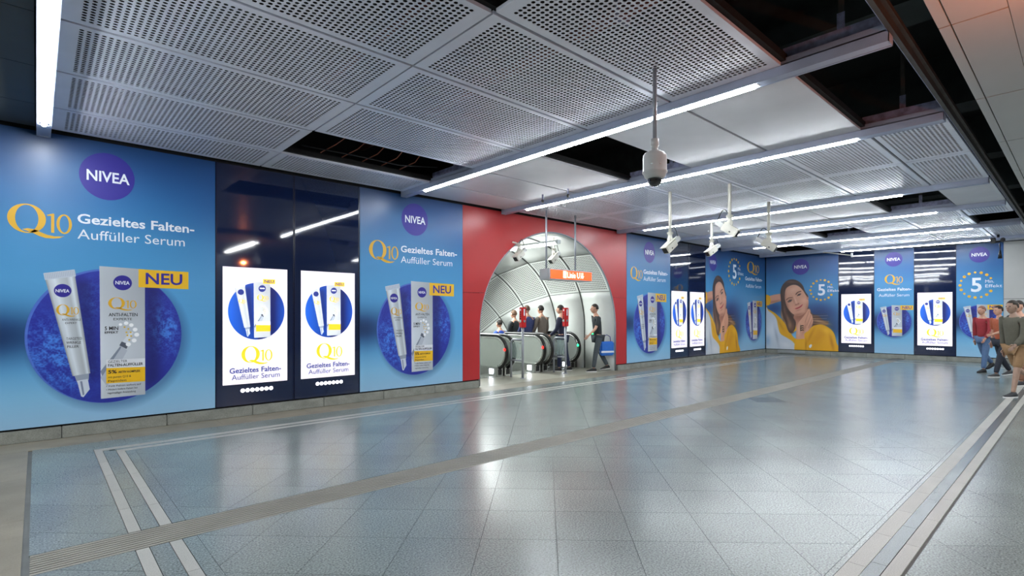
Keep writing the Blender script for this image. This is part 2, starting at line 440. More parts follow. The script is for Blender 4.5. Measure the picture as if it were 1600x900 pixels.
# soffit on the right: metal panels with open joints
xs = [0.9, 3.19, 5.205, 7.215, 9.235, 11.25, 13.27, 15.29, 17.3, 19.3, 21.6]
for i in range(len(xs) - 1):
    for (y0, y1) in ((0.737, 0.81), (0.40, 0.728)):
        bm = bmesh.new(); box(bm, xs[i] + 0.008, xs[i + 1] - 0.008, y0, y1, ZC, ZC + 0.03, 0.002); obj('soffit_panel', bm, M['soffit'], ceil)
obox('soffit_backing', (0, 22.5, 0.40, 0.80, ZC + 0.032, ZC + 0.05), M['gap'], ceil)
for i in range(len(xs) - 1):
    bm = bmesh.new(); box(bm, xs[i] - 0.9, xs[i + 1] - 0.908, -4, 0.396, ZC - 0.004, ZC + 0.03, 0.002); obj('soffit_panel', bm, M['soffit'], ceil)
obox('plenum_cheek', (0, 22.5, 0.70, 0.72, ZC + 0.05, 5.3), M['void'], ceil)

# ---------------- strip lights
def strip_light(x, y0, y1, ly0, ly1, label, tm='tube'):
    t = thing('strip_light', label, 'light', (x, 0, 0), 0, 'rows of strip lights across the ceiling')
    bm = bmesh.new(); z0 = ZC - 0.085
    box(bm, 0, 0.006, y0, y1, z0, ZC + 0.06); box(bm, SW - 0.006, SW, y0, y1, z0, ZC + 0.02)
    box(bm, 0, SW, y0, y0 + 0.006, z0, ZC); box(bm, 0, SW, y1 - 0.006, y1, z0, ZC)
    box(bm, 0, SW, y0, y1, ZC + 0.0, ZC + 0.012)
    box(bm, 0.006, 0.02, y0, y1, z0, z0 + 0.004); box(bm, SW - 0.02, SW - 0.006, y0, y1, z0, z0 + 0.004)
    obj('housing', bm, M['housing'], t)
    for a, b in ((y0 + .01, ly0 - 0.02), (ly1 + 0.02, y1 - .01)):    # blank covers at the ends
        if b - a > 0.05:
            bm = bmesh.new(); box(bm, 0.02, SW - 0.02, a, b, z0 + 0.004, z0 + 0.009); obj('end_cover', bm, M['housing'], t)
    bm = bmesh.new()
    for s, xa, xb in ((1, 0.008, 0.045), (-1, SW - 0.008, SW - 0.045)):
        v = [bm.verts.new(p) for p in ((xa, ly0, z0 + 0.006), (xb, ly0, z0 + 0.05), (xb, ly1, z0 + 0.05), (xa, ly1, z0 + 0.006))]
        bm.faces.new(v)
    box(bm, 0.045, SW - 0.045, ly0, ly1, z0 + 0.05, z0 + 0.055)
    obj('reflector', bm, M['reflector'], t)
    n = max(1, round((ly1 - ly0) / 1.17)); L_ = (ly1 - ly0) / n
    bm = bmesh.new(); tube(bm, [(0, 0.02, 0), (0, L_ - 0.02, 0)], 0.026, 10)
    me = bpy.data.meshes.new('lamp'); bm.to_mesh(me); bm.free()
    bm = bmesh.new(); box(bm, -0.032, 0.032, -0.014, 0.014, -0.022, 0.03); ms = bpy.data.meshes.new('lamp_socket'); bm.to_mesh(ms); bm.free()
    for k in range(n):
        o = obj('lamp', me, M[tm], t); o.location = (SW / 2, ly0 + k * L_, z0 + 0.002)
        o = obj('lamp_socket', ms, M['reflector'], t); o.location = (SW / 2, ly0 + k * L_, z0 + 0.02)
    return t
lab = ['bright strip light hanging alone at the top left corner of the hall',
       'strip light running in front of the perforated panels, nearest of the long diagonal rows',
       'second long diagonal strip light, passing behind the dome camera',
       'third long strip light, beyond the wide field of perforated panels',
       'fourth strip light, between smooth panels and the far perforated ones',
       'fifth strip light, behind the hanging box cameras',
       'last strip light, nearest to the back wall']
ends = [(1.1, 8.74, 1.9, 8.2), (1.08, 8.72, 2.15, 8.0), (1.1, 8.73, 1.95, 8.0), (1.12, 8.72, 2.3, 7.9), (1.12, 8.7, 2.2, 7.4), (1.12, 8.7, 2.0, 7.6), (1.15, 8.7, 1.9, 5.9)]
for x, l, e in zip(SX, lab, ends): strip_light(x, e[0], e[1], e[2], e[3], l, 'tube_bright' if x < 1 else 'tube')
# slotted hangers that carry the rows, seen through the open bays
def hanger(x, y, label):
    t = thing('lamp_hanger', label, 'bracket', (x, y, ZC + 0.03), 0, 'hangers above the strip lights')
    bm = bmesh.new(); box(bm, -0.004, 0.004, -0.03, 0.03, 0.0, 0.30); obj('strap', bm, M['galv'], t)
    bm = bmesh.new(); box(bm, 0.006, 0.014, -0.022, 0.022, 0.22, 1.47); obj('upper_strap', bm, M['rail'], t)
    bm = bmesh.new(); tube(bm, [(-0.012, 0, 0.25), (0.02, 0, 0.25)], 0.01, 8); obj('bolt', bm, M['galv'], t)
hanger(5.03, 1.45, 'slotted strap above the end of the nearest diagonal strip light')
hanger(7.47, 1.5, 'slotted strap above the end of the second strip light')
hanger(5.0, 7.1, 'strap in the open ceiling bay near the long wall')
hanger(7.47, 4.6, 'strap in the open bay beside the dome camera')
hanger(14.07, 2.5, 'strap in the open bay above the fourth strip light')
hanger(17.39, 4.8, 'strap in the open bay above the fifth strip light')
for x, y0, y1, k in ((4.99, 1.12, 1.9, 0), (7.44, 1.12, 1.9, 1), (4.99, 6.55, 7.7, 2), (7.44, 4.2, 5.36, 3), (14.04, 1.9, 3.03, 4), (17.36, 4.2, 5.36, 5)):
    bm = bmesh.new(); box(bm, x - 0.03, x + 0.03, y0, y1, ZC + 0.064, ZC + 0.16); obj('carrier_profile', bm, M['galv'], ceil)

# ================================================================== WALLS
wl = struct('wall_left')
ZP = 0.17
obox('wall_core', (-8, 6.80, 8.90, 9.1, 0, 5.3), M['gap'], wl)
obox('wall_core', (11.47, 22.5, 8.90, 9.1, 0, 5.3), M['gap'], wl)
obox('wall_core', (6.80, 11.47, 8.90, 9.1, 3.62, 5.3), M['gap'], wl)
obox('shadow_gap', (-8, 6.80, 8.785, 8.88, 0, 5.3), M['gap'], wl)
obox('shadow_gap', (11.47, 22.5, 8.785, 8.88, 0, 5.3), M['gap'], wl)
obox('shadow_gap', (6.80, 11.47, 8.80, 8.88, 3.62, 5.3), M['gap'], wl)
def plinth(x0, x1, n, parent, y=8.72):
    L_ = (x1 - x0) / n; bm = bmesh.new(); box(bm, 0.003, L_ - 0.003, y, y + 0.07, 0, 0.145, 0.006)
    me = bpy.data.meshes.new('plinth_stone'); bm.to_mesh(me); bm.free()
    for k in range(n):
        o = obj('plinth_stone', me, M['plinth'], parent); o.location.x = x0 + k * L_
bl_ = struct('baseboard_left')
plinth(-7.4, 6.77, 13, bl_); plinth(11.50, 21.05, 9, bl_)
# red enamel panels around the arch
wa = struct('wall_arch')
AC, AR, AZ = 9.13, 2.335, 1.17
def arch_h(x):
    d = abs(x - AC)
    return AZ + math.sqrt(max(0, AR * AR - d * d)) if d < AR else -1
mods = [6.363 + 1.1134 * k for k in range(6)]
for k in range(5):
    for z0, z1 in ((ZP, 1.985), (1.991, 3.775)):
        x0, x1 = mods[k] + 0.003, mods[k + 1] - 0.003
        sx = sorted({x0, x1} | {AC + AR * math.cos(math.radians(a)) for a in np.arange(0, 180.1, 1.5) if x0 < AC + AR * math.cos(math.radians(a)) < x1})
        bm = bmesh.new()
        for a, b in zip(sx[:-1], sx[1:]):
            if b - a < 1e-5: continue
            ha, hb = max(z0, arch_h(a)), max(z0, arch_h(b))
            if min(ha, hb) >= z1 - 1e-4: continue
            if arch_h((a + b) / 2) < 0: ha = hb = z0
            ha, hb = min(ha, z1 - 1e-4), min(hb, z1 - 1e-4)
            lo = [(a, ha), (b, hb), (b, z1), (a, z1)]
            f = [bm.verts.new((x, 8.75, z)) for x, z in lo]; g = [bm.verts.new((x, 8.78, z)) for x, z in lo]
            bm.faces.new(f); bm.faces.new(g[::-1]); bm.faces.new((f[0], g[0], g[1], f[1])); bm.faces.new((f[3], f[2], g[2], g[3]))
        if len(bm.faces): obj('red_panel', bm, M['red'], wa)
        else: bm.free()
# metal rim of the arch
def arc_pts(r, y, a0=-2, a1=182, n=60, foot=True):
    p = [(AC + r * math.cos(math.radians(a)), y, AZ + r * math.sin(math.radians(a))) for a in np.linspace(0, 180, n)]
    return [(AC + r, y, 0.02)] + p + [(AC - r, y, 0.02)]
bm = bmesh.new(); tube(bm, arc_pts(AR - 0.012, 8.77), 0.022, 6); obj('arch_rim', bm, M['rod'], wa)

# ================================================================== TUNNEL
tn = struct('wall_tunnel')
frames = []                      # (origin y, z, tilt)
y, z, tl = 8.79, AZ, 0.0
seq = [(1.08, 0), (1.10, 6), (1.08, 16), (1.0, 26), (1.1, 30), (1.1, 30), (1.1, 30), (1.1, 30), (1.1, 30)]
frames.append((y, z, 0.0))
for d, a in seq:
    am = math.radians((tl + a) / 2); y += d * math.cos(am); z -= d * math.sin(am); tl = a
    frames.append((y, z, math.radians(a)))
def fpt(i, ang, r):
    y, z, t = frames[i]; rr = r * math.sin(ang)
    if ang < 0 or ang > math.pi:      # straight sides below the springing
        side = AC + (r if ang < 0 else -r); low = -(abs(ang) if ang < 0 else ang - math.pi) * r * 1.6
        return Vector((side, y + low * math.sin(t), z + low * math.cos(t)))
    return Vector((AC + r * math.cos(ang), y + rr * math.sin(t), z + rr * math.cos(t)))
def bay_panel(i, a0, a1, perf=False, r=AR):
    g = 0.012
    def fm(x, yy, zz):
        a = math.radians(a0) + (math.radians(a1 - a0)) * yy; s = g + (1 - 2 * g) * x
        return fpt(i, a, r + zz).lerp(fpt(i + 1, a, r + zz), s)
    if perf:
        arc = math.radians(a1 - a0) * r
        me = perf_mesh('perforated_tunnel_panel', 1.08, arc, 0.056, 0.0185, 0.05, 0.05, fmap=lambda x, yy, zz: fm(x / 1.08, yy / arc, zz), lip=0)
        return obj('perforated_tunnel_panel', me, M['white'], tn)
    bm = bmesh.new(); n = max(2, int(abs(a1 - a0) / 5)); gr = []
    for k in range(n + 1):
        gr.append([bm.verts.new(fm(s, k / n, 0)) for s in (0, 1)] + [bm.verts.new(fm(s, k / n, 0.02)) for s in (0, 1)])
    for k in range(n):
        a, b = gr[k], gr[k + 1]
        f = bm.faces.new((a[0], b[0], b[1], a[1])); f.smooth = True
        bm.faces.new((a[0], a[2], b[2], b[0])); bm.faces.new((a[1], b[1], b[3], a[3]))
    bm.faces.new((gr[0][0], gr[0][1], gr[0][3], gr[0][2])); bm.faces.new((gr[-1][0], gr[-1][2], gr[-1][3], gr[-1][1]))
    return obj('tunnel_panel', bm, M['white'], tn)
for i in range(len(frames) - 1):
    for a0, a1, pf in ((-45, 24.5, 0), (25, 55, 1), (55.5, 90, 0), (90.4, 124.5, 0), (125, 155, i > 1), (155.5, 179.7, 0), (180, 225, 0)):
        if i < 2 and a0 == -45: a0 = -18
        bay_panel(i, a0, a1, bool(pf))
    bm = bmesh.new(); n = 48
    for k in range(n + 1):
        a = math.radians(-45 + 270 * k / n)
        bm.verts.new(fpt(i, a, AR + 0.12)); bm.verts.new(fpt(i + 1, a, AR + 0.12))
    bm.verts.ensure_lookup_table()
    for k in range(n): bm.faces.new([bm.verts[j] for j in (2 * k, 2 * k + 2, 2 * k + 3, 2 * k + 1)])
    obj('tunnel_shell', bm, M['gap'], tn)
    if i:
        bm = bmesh.new(); tube(bm, [fpt(i, math.radians(a), AR - 0.004) for a in np.linspace(-30, 210, 60)], 0.018, 6); obj('tunnel_rib', bm, M['steel_dark'], tn)
# end of the tunnel far below
y, z, t = frames[-1]
bm = bmesh.new(); box(bm, AC - 3, AC + 3, y + 1.2, y + 1.3, z - 4, z + 3.5); obj('tunnel_end', bm, M['white'], tn)
# tunnel luminaire
tl_ = thing('tunnel_light', 'bright tube light at the crown of the escalator tunnel', 'light', (0, 0, 0))
p0, p1 = Vector((9.42, 9.05, 3.30)), Vector((9.0, 10.6, 3.22))
bm = bmesh.new(); tube(bm, [p0, p1], 0.035, 8); obj('lamp', bm, M['tube_warm'], tl_)
bm = bmesh.new(); tube(bm, [p0 + Vector((0, -0.05, 0.05)), p1 + Vector((0, 0.05, 0.06))], 0.03, 8); obj('housing', bm, M['signgrey'], tl_)
bm = bmesh.new(); box(bm, 9.38, 9.50, 8.95, 9.04, 3.28, 3.38, 0.01); obj('end_cap', bm, M['signgrey'], tl_)
tl2 = thing('tunnel_light', 'second tube light further down the tunnel ceiling', 'light', (0, 0, 0))
f5 = frames[5]; f8 = frames[8]
bm = bmesh.new(); tube(bm, [fpt(5, math.pi / 2, AR - 0.1), fpt(9, math.pi / 2, AR - 0.1)], 0.03, 8); obj('lamp', bm, M['tube_warm'], tl2)

# ================================================================== ESCALATORS
def esc_line(s):
    """centre line height along y; s metres from the newel"""
    fl = 1.5
    if s < fl: return 9.62 + s, 0.0
    k = s - fl; return 9.62 + fl + k * math.cos(math.radians(30)), -k * math.sin(math.radians(30))
def escalator(xa, xb, label, lamp, lx, sticker=False):
    t = thing('escalator', label, 'escalator', (0, 0, 0), 0)
    for bi, xc in enumerate((xa, xb)):
        wd = 0.035; R = 0.37; zc = 0.60; y0 = 9.62 + 0.37
        prof = [(y0 + R * math.cos(a), zc + R * math.sin(a)) for a in np.linspace(math.radians(90), math.radians(250), 18)]
        bm = bmesh.new(); S = [esc_line(s) for s in (1.5, 3.5, 6.5)]
        poly = prof + [(y0 + 0.1, 0.13)] + [(yy, zz + 0.10) for yy, zz in S] + [(yy, zz + zc + R) for yy, zz in S[::-1]]
        a = [bm.verts.new((xc - wd, yy, zz)) for yy, zz in poly]; b = [bm.verts.new((xc + wd, yy, zz)) for yy, zz in poly]
        n = len(poly); bm.faces.new(a); bm.faces.new(b[::-1])
        for k in range(n): bm.faces.new((a[k], b[k], b[(k + 1) % n], a[(k + 1) % n]))
        bmesh.ops.recalc_face_normals(bm, faces=bm.faces)
        bal = obj('balustrade_panel', bm, M['bal'], t)
        # bright trim ring just inside the handrail, and the rubber rail itself
        path = [(xc, y0 + (R + .035) * math.cos(a), zc + (R + .035) * math.sin(a)) for a in np.linspace(math.radians(262), math.radians(90), 22)]
        path += [(xc, yy, zz + zc + R + .035) for yy, zz in S]
        bm = bmesh.new(); tube(bm, path, 0.042, 8); obj('handrail', bm, M['rubber'], t)
        path2 = [(xc, y0 + (R - .02) * math.cos(a), zc + (R - .02) * math.sin(a)) for a in np.linspace(math.radians(255), math.radians(90), 20)] + [(xc, yy, zz + zc + R - .02) for yy, zz in S]
        bm = bmesh.new(); tube(bm, path2, 0.046, 6); obj('handrail_guide', bm, M['steel'], t)
        bm = bmesh.new(); box(bm, xc - 0.10, xc + 0.10, 9.85, 11.6, 0.0, 0.24, 0.01); obj('skirt_box', bm, M['steel'], t)
        bm = bmesh.new(); box(bm, xc - 0.05, xc + 0.05, 9.835, 9.85, 0.05, 0.18); obj('handrail_inlet', bm, M['black'], t)
    # comb plate and steps
    obox('comb_plate', (xa + 0.1, xb - 0.1, 9.9, 10.45, 0.0, 0.012), M['steel'], t)
    bm0 = bmesh.new(); box(bm0, xa + 0.1, xb - 0.1, 0, 0.40, -0.2, 0.0, 0.004)
    me = bpy.data.meshes.new('step'); bm0.to_mesh(me); bm0.free()
    for k in range(14):
        if k < 2: yy, zz = 10.46 + 0.4 * k, 0.0
        else: yy = 10.46 + 0.4 * k; zz = -(k - 1.5) * 0.4 * math.tan(math.radians(30))
        o = obj('step', me, M['steel_dark'], t); o.location = (0, yy, zz)
    bm = bmesh.new(); bmesh.ops.create_circle(bm, cap_ends=True, radius=0.036, segments=16, matrix=Matrix.Translation((lx - 0.058, 9.605, 0.68)) @ Matrix.Rotation(-math.pi / 2, 4, 'Y'))
    obj('direction_lamp', bm, M[lamp], t)
    bm = bmesh.new(); box(bm, xb - 0.118, xb - 0.102, 10.0, 10.12, 0.07, 0.19); obj('skirt_lamp', bm, M['spot'], t)
    if sticker:
        x_ = xa - 0.0365
        bm = bmesh.new(); box(bm, x_ - 0.002, x_, 10.18, 10.62, 0.47, 0.84); s = obj('notice_sticker', bm, M['p_navy'], t)
        bm = bmesh.new()
        for k in range(3): box(bm, x_ - 0.004, x_ - 0.002, 10.21 + k * 0.14, 10.31 + k * 0.14, 0.67, 0.81)
        for k in range(3):
            bmesh.ops.create_circle(bm, cap_ends=True, radius=0.05, segments=14, matrix=Matrix.Translation((x_ - 0.004, 10.26 + k * 0.14, 0.57)) @ Matrix.Rotation(-math.pi / 2, 4, 'Y'))
        obj('pictograms', bm, M['p_white'], s)
        bm = bmesh.new(); box(bm, x_ - 0.002, x_, 10.18, 10.66, 0.40, 0.455); obj('warning_strip', bm, M['p_red'], s)
escalator(7.2, 8.28, 'leftmost escalator, steel balustrade ending beside the red wall', 'led_red', 8.28)
escalator(8.54, 9.57, 'middle escalator with a blue notice on its balustrade', 'led_red', 9.57, True)
escalator(9.85, 10.93, 'rightmost escalator with a green lamp, next to the white tunnel wall', 'led_green', 10.93, True)
obox('escalator_deck', (8.32, 8.50, 10.0, 12, 0.0, 0.6), M['steel_dark'], floor)
obox('escalator_deck', (9.61, 9.81, 10.0, 12, 0.0, 0.6), M['steel_dark'], floor)
obox('escalator_deck', (10.97, 11.40, 10.1, 12, 0.0, 0.55), M['steel_dark'], floor)
bm = bmesh.new(); bmesh.ops.create_circle(bm, cap_ends=True, radius=0.04, segments=14, matrix=Matrix.Translation((11.44, 9.55, 0.98)) @ Matrix.Rotation(-math.pi / 2, 4, 'Y'))
tag(obj('signal_lamp', bm, M['led_green']), 'small green lamp on the white tunnel wall behind the walking man', 'light')

# ---------------- barriers with red call boxes
def barrier(x, y, label):
    t = thing('barrier', label, 'barrier', (x, y, 0))
    bm = bmesh.new(); tube(bm, [(0, 0, 0), (0, 0, 1.28)], 0.03, 12); obj('post', bm, M['rod'], t)
    bm = bmesh.new(); lathe(bm, [(0.06, 0), (0.06, 0.012), (0.035, 0.02)], 14); obj('foot', bm, M['rod'], t)
    bm = bmesh.new(); tube(bm, [(0, 0.42, 0), (0, 0.42, 0.82), (0, 0.40, 0.88), (0, 0.34, 0.92), (0, 0.0, 0.92)], 0.026, 10); obj('hoop', bm, M['rod'], t)
    bm = bmesh.new(); tube(bm, [(0, 0, 0.42), (0, 0.42, 0.42)], 0.024, 10); obj('lower_rail', bm, M['rod'], t)
    g = obox('pane', (-0.004, 0.004, 0.05, 0.38, 0.47, 0.87), M['clear'], t)
    bm = bmesh.new()
    for yy in (0.09, 0.33):
        for zz in (0.50, 0.84): tube(bm, [(-0.012, yy, zz), (0.012, yy, zz)], 0.016, 8)
    obj('pane_clamps', bm, M['steel'], g)
    b = obox('call_box', (-0.07, 0.07, -0.055, 0.055, 1.22, 1.70), M['redbox'], t, 0.012)
    bm = bmesh.new()
    for zz, r in ((1.58, .016), (1.53, .016), (1.48, .016), (1.43, .022)):
        tube(bm, [(-0.075, 0, zz), (-0.07, 0, zz)], r, 8)
    obj('speaker_holes', bm, M['black'], b)
    bm = bmesh.new(); tube(bm, [(-0.082, 0, 1.37), (-0.07, 0, 1.37)], 0.034, 14); tube(bm, [(0.0, -0.065, 1.37), (0, -0.055, 1.37)], 0.03, 14); obj('button', bm, M['steel'], b)
    bm = bmesh.new(); box(bm, -0.073, -0.07, -0.02, 0.02, 1.62, 1.66); box(bm, -0.02, 0.02, -0.058, -0.055, 1.5, 1.66); obj('lettering', bm, M['p_white'], b)
barrier(8.46, 9.22, 'steel hoop barrier with a red call box, in front of the left escalators')
barrier(9.98, 9.24, 'steel hoop barrier with a red call box, nearer the walking man')

# ================================================================== PRINTED POSTERS
# --- small painter: shapes are drawn into an array and used as the ink on the flat sheets
class Canvas:
    def __init__(s, W, H, S):          # metres, pixels per metre
        s.W, s.H, s.S = W, H, S; s.w, s.h = int(W * S), int(H * S)
        s.a = np.zeros((s.h, s.w, 3), np.float32)
        s.X, s.Y = np.meshgrid((np.arange(s.w) + .5) / S, (np.arange(s.h) + .5) / S)
    def fill(s, mask, col):
        c = np.array(col, np.float32) / 255 if not isinstance(col, np.ndarray) else col
        s.a = s.a * (1 - mask[..., None]) + c * mask[..., None]
    def ell(s, cx, cy, rx, ry, rot=0.0, soft=0.004):
        c_, s_ = math.cos(rot), math.sin(rot); dx, dy = s.X - cx, s.Y - cy
        d = np.sqrt(((dx * c_ + dy * s_) / rx) ** 2 + ((-dx * s_ + dy * c_) / ry) ** 2)
        return np.clip((1 - d) * min(rx, ry) / soft + .5, 0, 1)
    def blob(s, cx, cy, rx, ry, rot=0.0):
        c_, s_ = math.cos(rot), math.sin(rot); dx, dy = s.X - cx, s.Y - cy
        return np.exp(-(((dx * c_ + dy * s_) / rx) ** 2 + ((-dx * s_ + dy * c_) / ry) ** 2))
    def poly(s, pts, soft=0.0):
        P = np.array(pts, np.float32) * s.S; m = np.zeros((s.h, s.w), np.float32)
        x0, y0 = np.maximum(np.floor(P.min(0)).astype(int) - 1, 0); x1, y1 = np.ceil(P.max(0)).astype(int) + 1
        x1, y1 = min(x1, s.w), min(y1, s.h)
        if x1 <= x0 or y1 <= y0: return m
        acc = np.zeros((y1 - y0, x1 - x0), np.float32)
        for ox, oy in ((.2, .2), (.7, .45), (.45, .7), (.95, .95)):
            gx, gy = np.meshgrid(np.arange(x0, x1) + ox, np.arange(y0, y1) + oy); ins = np.zeros(gx.shape, bool)
            for i in range(len(P)):
                (ax, ay), (bx, by) = P[i], P[(i + 1) % len(P)]
                if ay == by: continue
                ins ^= ((ay > gy) != (by > gy)) & (gx < (bx - ax) * (gy - ay) / (by - ay) + ax)
            acc += ins
        m[y0:y1, x0:x1] = acc / 4
        if soft: m = blur(m, soft * s.S)
        return m
    def image(s, name):
        im = bpy.data.images.new(name, s.w, s.h); px = np.ones((s.h, s.w, 4), np.float32)
        px[..., :3] = np.clip(s.a, 0, 1); im.pixels.foreach_set(px.ravel()); im.update(); im.pack(); return im
def blur(m, sig):
    if sig < .4: return m
    r = int(sig * 2.5) + 1; k = np.exp(-0.5 * (np.arange(-r, r + 1) / sig) ** 2); k /= k.sum()
    p = np.pad(m, ((r, r), (0, 0)), mode='edge'); o = sum(k[i] * p[i:i + m.shape[0]] for i in range(2 * r + 1))
    p = np.pad(o, ((0, 0), (r, r)), mode='edge'); return sum(k[i] * p[:, i:i + m.shape[1]] for i in range(2 * r + 1)).astype(np.float32)
def spline(pts, n=6):
    out = []; P = [np.array(p, float) for p in pts]; L_ = len(P)
    for i in range(L_):
        a, b, c, d = P[i - 1], P[i], P[(i + 1) % L_], P[(i + 2) % L_]
        for k in range(n):
            t = k / n; out.append(tuple(0.5 * ((2 * b) + (c - a) * t + (2 * a - 5 * b + 4 * c - d) * t * t + (3 * b - a - 3 * c + d) * t ** 3)))
    return out
def vnoise(h, w, cell, seed=0):
    r = np.random.RandomState(seed); g = r.rand(int(h / cell) + 3, int(w / cell) + 3).astype(np.float32)
    yy, xx = np.meshgrid(np.arange(h) / cell, np.arange(w) / cell, indexing='ij'); y0, x0 = yy.astype(int), xx.astype(int)
    fy, fx = yy - y0, xx - x0; fy = fy * fy * (3 - 2 * fy); fx = fx * fx * (3 - 2 * fx)
    return (g[y0, x0] * (1 - fx) + g[y0, x0 + 1] * fx) * (1 - fy) + (g[y0 + 1, x0] * (1 - fx) + g[y0 + 1, x0 + 1] * fx) * fy

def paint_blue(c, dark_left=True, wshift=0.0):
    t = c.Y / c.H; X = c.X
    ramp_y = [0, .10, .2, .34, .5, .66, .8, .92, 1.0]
    cols = [(150, 192, 222), (128, 186, 222), (98, 168, 216), (84, 158, 208), (78, 152, 202), (60, 134, 186), (40, 106, 162), (26, 78, 136), (20, 64, 118)]  # top blues darkened: shade on the upper sheet painted into the print
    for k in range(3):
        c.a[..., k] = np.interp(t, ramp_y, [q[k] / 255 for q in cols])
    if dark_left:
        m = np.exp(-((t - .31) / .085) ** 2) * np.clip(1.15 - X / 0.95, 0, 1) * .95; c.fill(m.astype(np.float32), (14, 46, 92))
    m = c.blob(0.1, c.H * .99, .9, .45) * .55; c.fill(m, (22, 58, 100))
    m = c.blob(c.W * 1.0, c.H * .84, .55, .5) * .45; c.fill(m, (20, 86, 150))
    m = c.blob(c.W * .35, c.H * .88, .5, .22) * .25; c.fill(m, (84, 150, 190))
def paint_product(c, cx, cy, s, lit=False, shadow=True, tag_=True):
    """disc with the tube and the carton; cx,cy the disc centre; s the scale"""
    f = lambda u, v: (cx + (u - 1.12) * s, cy + (v - 1.26) * s)
    if not lit and shadow:
        e = c.ell(*f(1.17, 1.20), .82 * s, .89 * s, soft=.12 * s); c.fill(e * .35, (20, 40, 90))
    m = c.ell(*f(1.12, 1.26), .80 * s, .87 * s)
    h, w_ = c.a.shape[:2]; px = c.S * s
    if not lit:
        nz = vnoise(h, w_, max(1.5, .014 * px), 3) * .5 + vnoise(h, w_, max(2, .05 * px), 4) * .5
        lobes = c.blob(*f(.62, 1.0), .28 * s, .45 * s, .3) + c.blob(*f(1.72, 1.35), .2 * s, .35 * s, .2) + .5 * c.blob(*f(.95, 1.7), .1 * s, .3 * s)
        v = np.clip(lobes * (nz - .30) * 2.6, 0, 1)[..., None]
        base = np.array((38, 48, 150), np.float32) / 255; hi = np.array((70, 130, 220), np.float32) / 255
        col = base * (1 - v) + hi * v
        c.fill(m, col.astype(np.float32))
        rim = np.clip(m - c.ell(*f(1.135, 1.25), .79 * s, .86 * s), 0, 1); c.fill(rim * .7, (90, 130, 210))
    else:
        g = np.clip((c.X - (cx - .8 * s)) / (1.6 * s), 0, 1)[..., None]
        st = np.interp(g[..., 0], [0, .25, .5, .53, .75, 1], [.0, .35, .55, 1.0, .9, .35])[..., None]
        col = np.array((30, 96, 206), np.float32) / 255 * (1 - st) + np.array((10, 26, 92), np.float32) / 255 * st
        c.fill(m, col.astype(np.float32))
    sh = c.poly([f(*p) for p in ((1.48, 2.1), (1.68, 2.0), (1.66, .62), (1.5, .5))], .05 * s) * m; c.fill(sh * .55, (16, 18, 70))
    sh = c.poly([f(*p) for p in ((.76, 2.0), (.95, 1.95), (1.02, .8), (.9, .62))], .05 * s) * m; c.fill(sh * .5, (16, 18, 70))
    # tube
    body = [f(*p) for p in ((.502, 1.974), (.782, 2.027), (.931, .785), (.757, .76))]
    m = c.poly(body); ax = np.clip(((c.X - cx) / s + 1.12 - (.502 + (1.974 - ((c.Y - cy) / s + 1.26)) * .21)) / (.28 - (1.974 - ((c.Y - cy) / s + 1.26)) * .09), 0, 1)
    shade = np.interp(ax, [0, .1, .3, .5, .72, .88, 1], [.60, .82, .92, .80, .74, .92, .66])[..., None] * np.array((.93, .97, 1.0))
    if lit: shade = shade * .7 + .25
    c.fill(m, shade.astype(np.float32))
    m = c.poly([f(*p) for p in ((.486, 2.045), (.776, 2.107), (.79, 2.02), (.50, 1.962))]); c.fill(m, (190, 200, 212) if not lit else (232, 234, 240))
    if s * c.S > 150:
        for k in range(18):
            x0 = .50 + .0165 * k; c.fill(c.poly([f(*p) for p in ((x0, 2.04 + .0035 * k), (x0 + .006, 2.04 + .0035 * k), (x0 + .014, 1.975 + .0035 * k), (x0 + .008, 1.975 + .0035 * k))]) * .5, (130, 142, 160))
    m = c.poly([f(*p) for p in ((.775, .765), (.918, .785), (.915, .70), (.80, .68))]); c.fill(m, (150, 160, 176))
    m = c.poly([f(*p) for p in ((.80, .70), (.905, .715), (.925, .582), (.862, .485), (.838, .50))]); c.fill(m, (205, 214, 226))
    m = c.poly([f(*p) for p in ((.83, .69), (.85, .69), (.872, .52), (.856, .51))]); c.fill(m, (120, 132, 156))
    lc = f(.665, 1.836); c.fill(c.ell(*lc, .082 * s, .082 * s), (42, 36, 138))
    # carton
    m = c.poly([f(*p) for p in ((1.02, 2.165), (1.50, 2.15), (1.505, .455), (1.035, .445))])
    gx = np.clip(((c.X - cx) / s + 1.12 - 1.02) / .49, 0, 1); gy = np.clip(((c.Y - cy) / s + 1.26 - .45) / 1.7, 0, 1)
    sh = (.84 - .10 * gx + .06 * np.sin(gy * 5))[..., None] * np.array((.93, .965, 1.0)); 
    if lit: sh = sh * .7 + .26
    c.fill(m, sh.astype(np.float32))
    mt = c.poly([f(*p) for p in ((1.03, .72), (1.10, .60), (1.31, 1.06), (1.24, 1.12))]) * m
    c.fill(mt * .9, (176, 184, 196)); c.fill(c.poly([f(*p) for p in ((1.03, .80), (1.05, .74), (1.245, 1.10), (1.235, 1.12))]) * .8, (110, 120, 138))
    c.fill(c.poly([f(*p) for p in ((1.225, 1.13), (1.30, 1.08), (1.325, 1.14), (1.25, 1.18))]), (84, 90, 104))
    c.fill(c.poly([f(*p) for p in ((1.26, 1.18), (1.31, 1.15), (1.375, 1.30), (1.34, 1.31))]), (214, 220, 228))
    for (u, v, r) in ((1.237, 1.405, .018), (1.297, 1.422, .024), (1.352, 1.396, .024), (1.393, 1.335, .026), (1.41, 1.266, .027), (1.382, 1.19, .027), (1.32, 1.141, .028)):
        c.fill(c.ell(*f(u, v), r * s, r * s), (244, 246, 248))
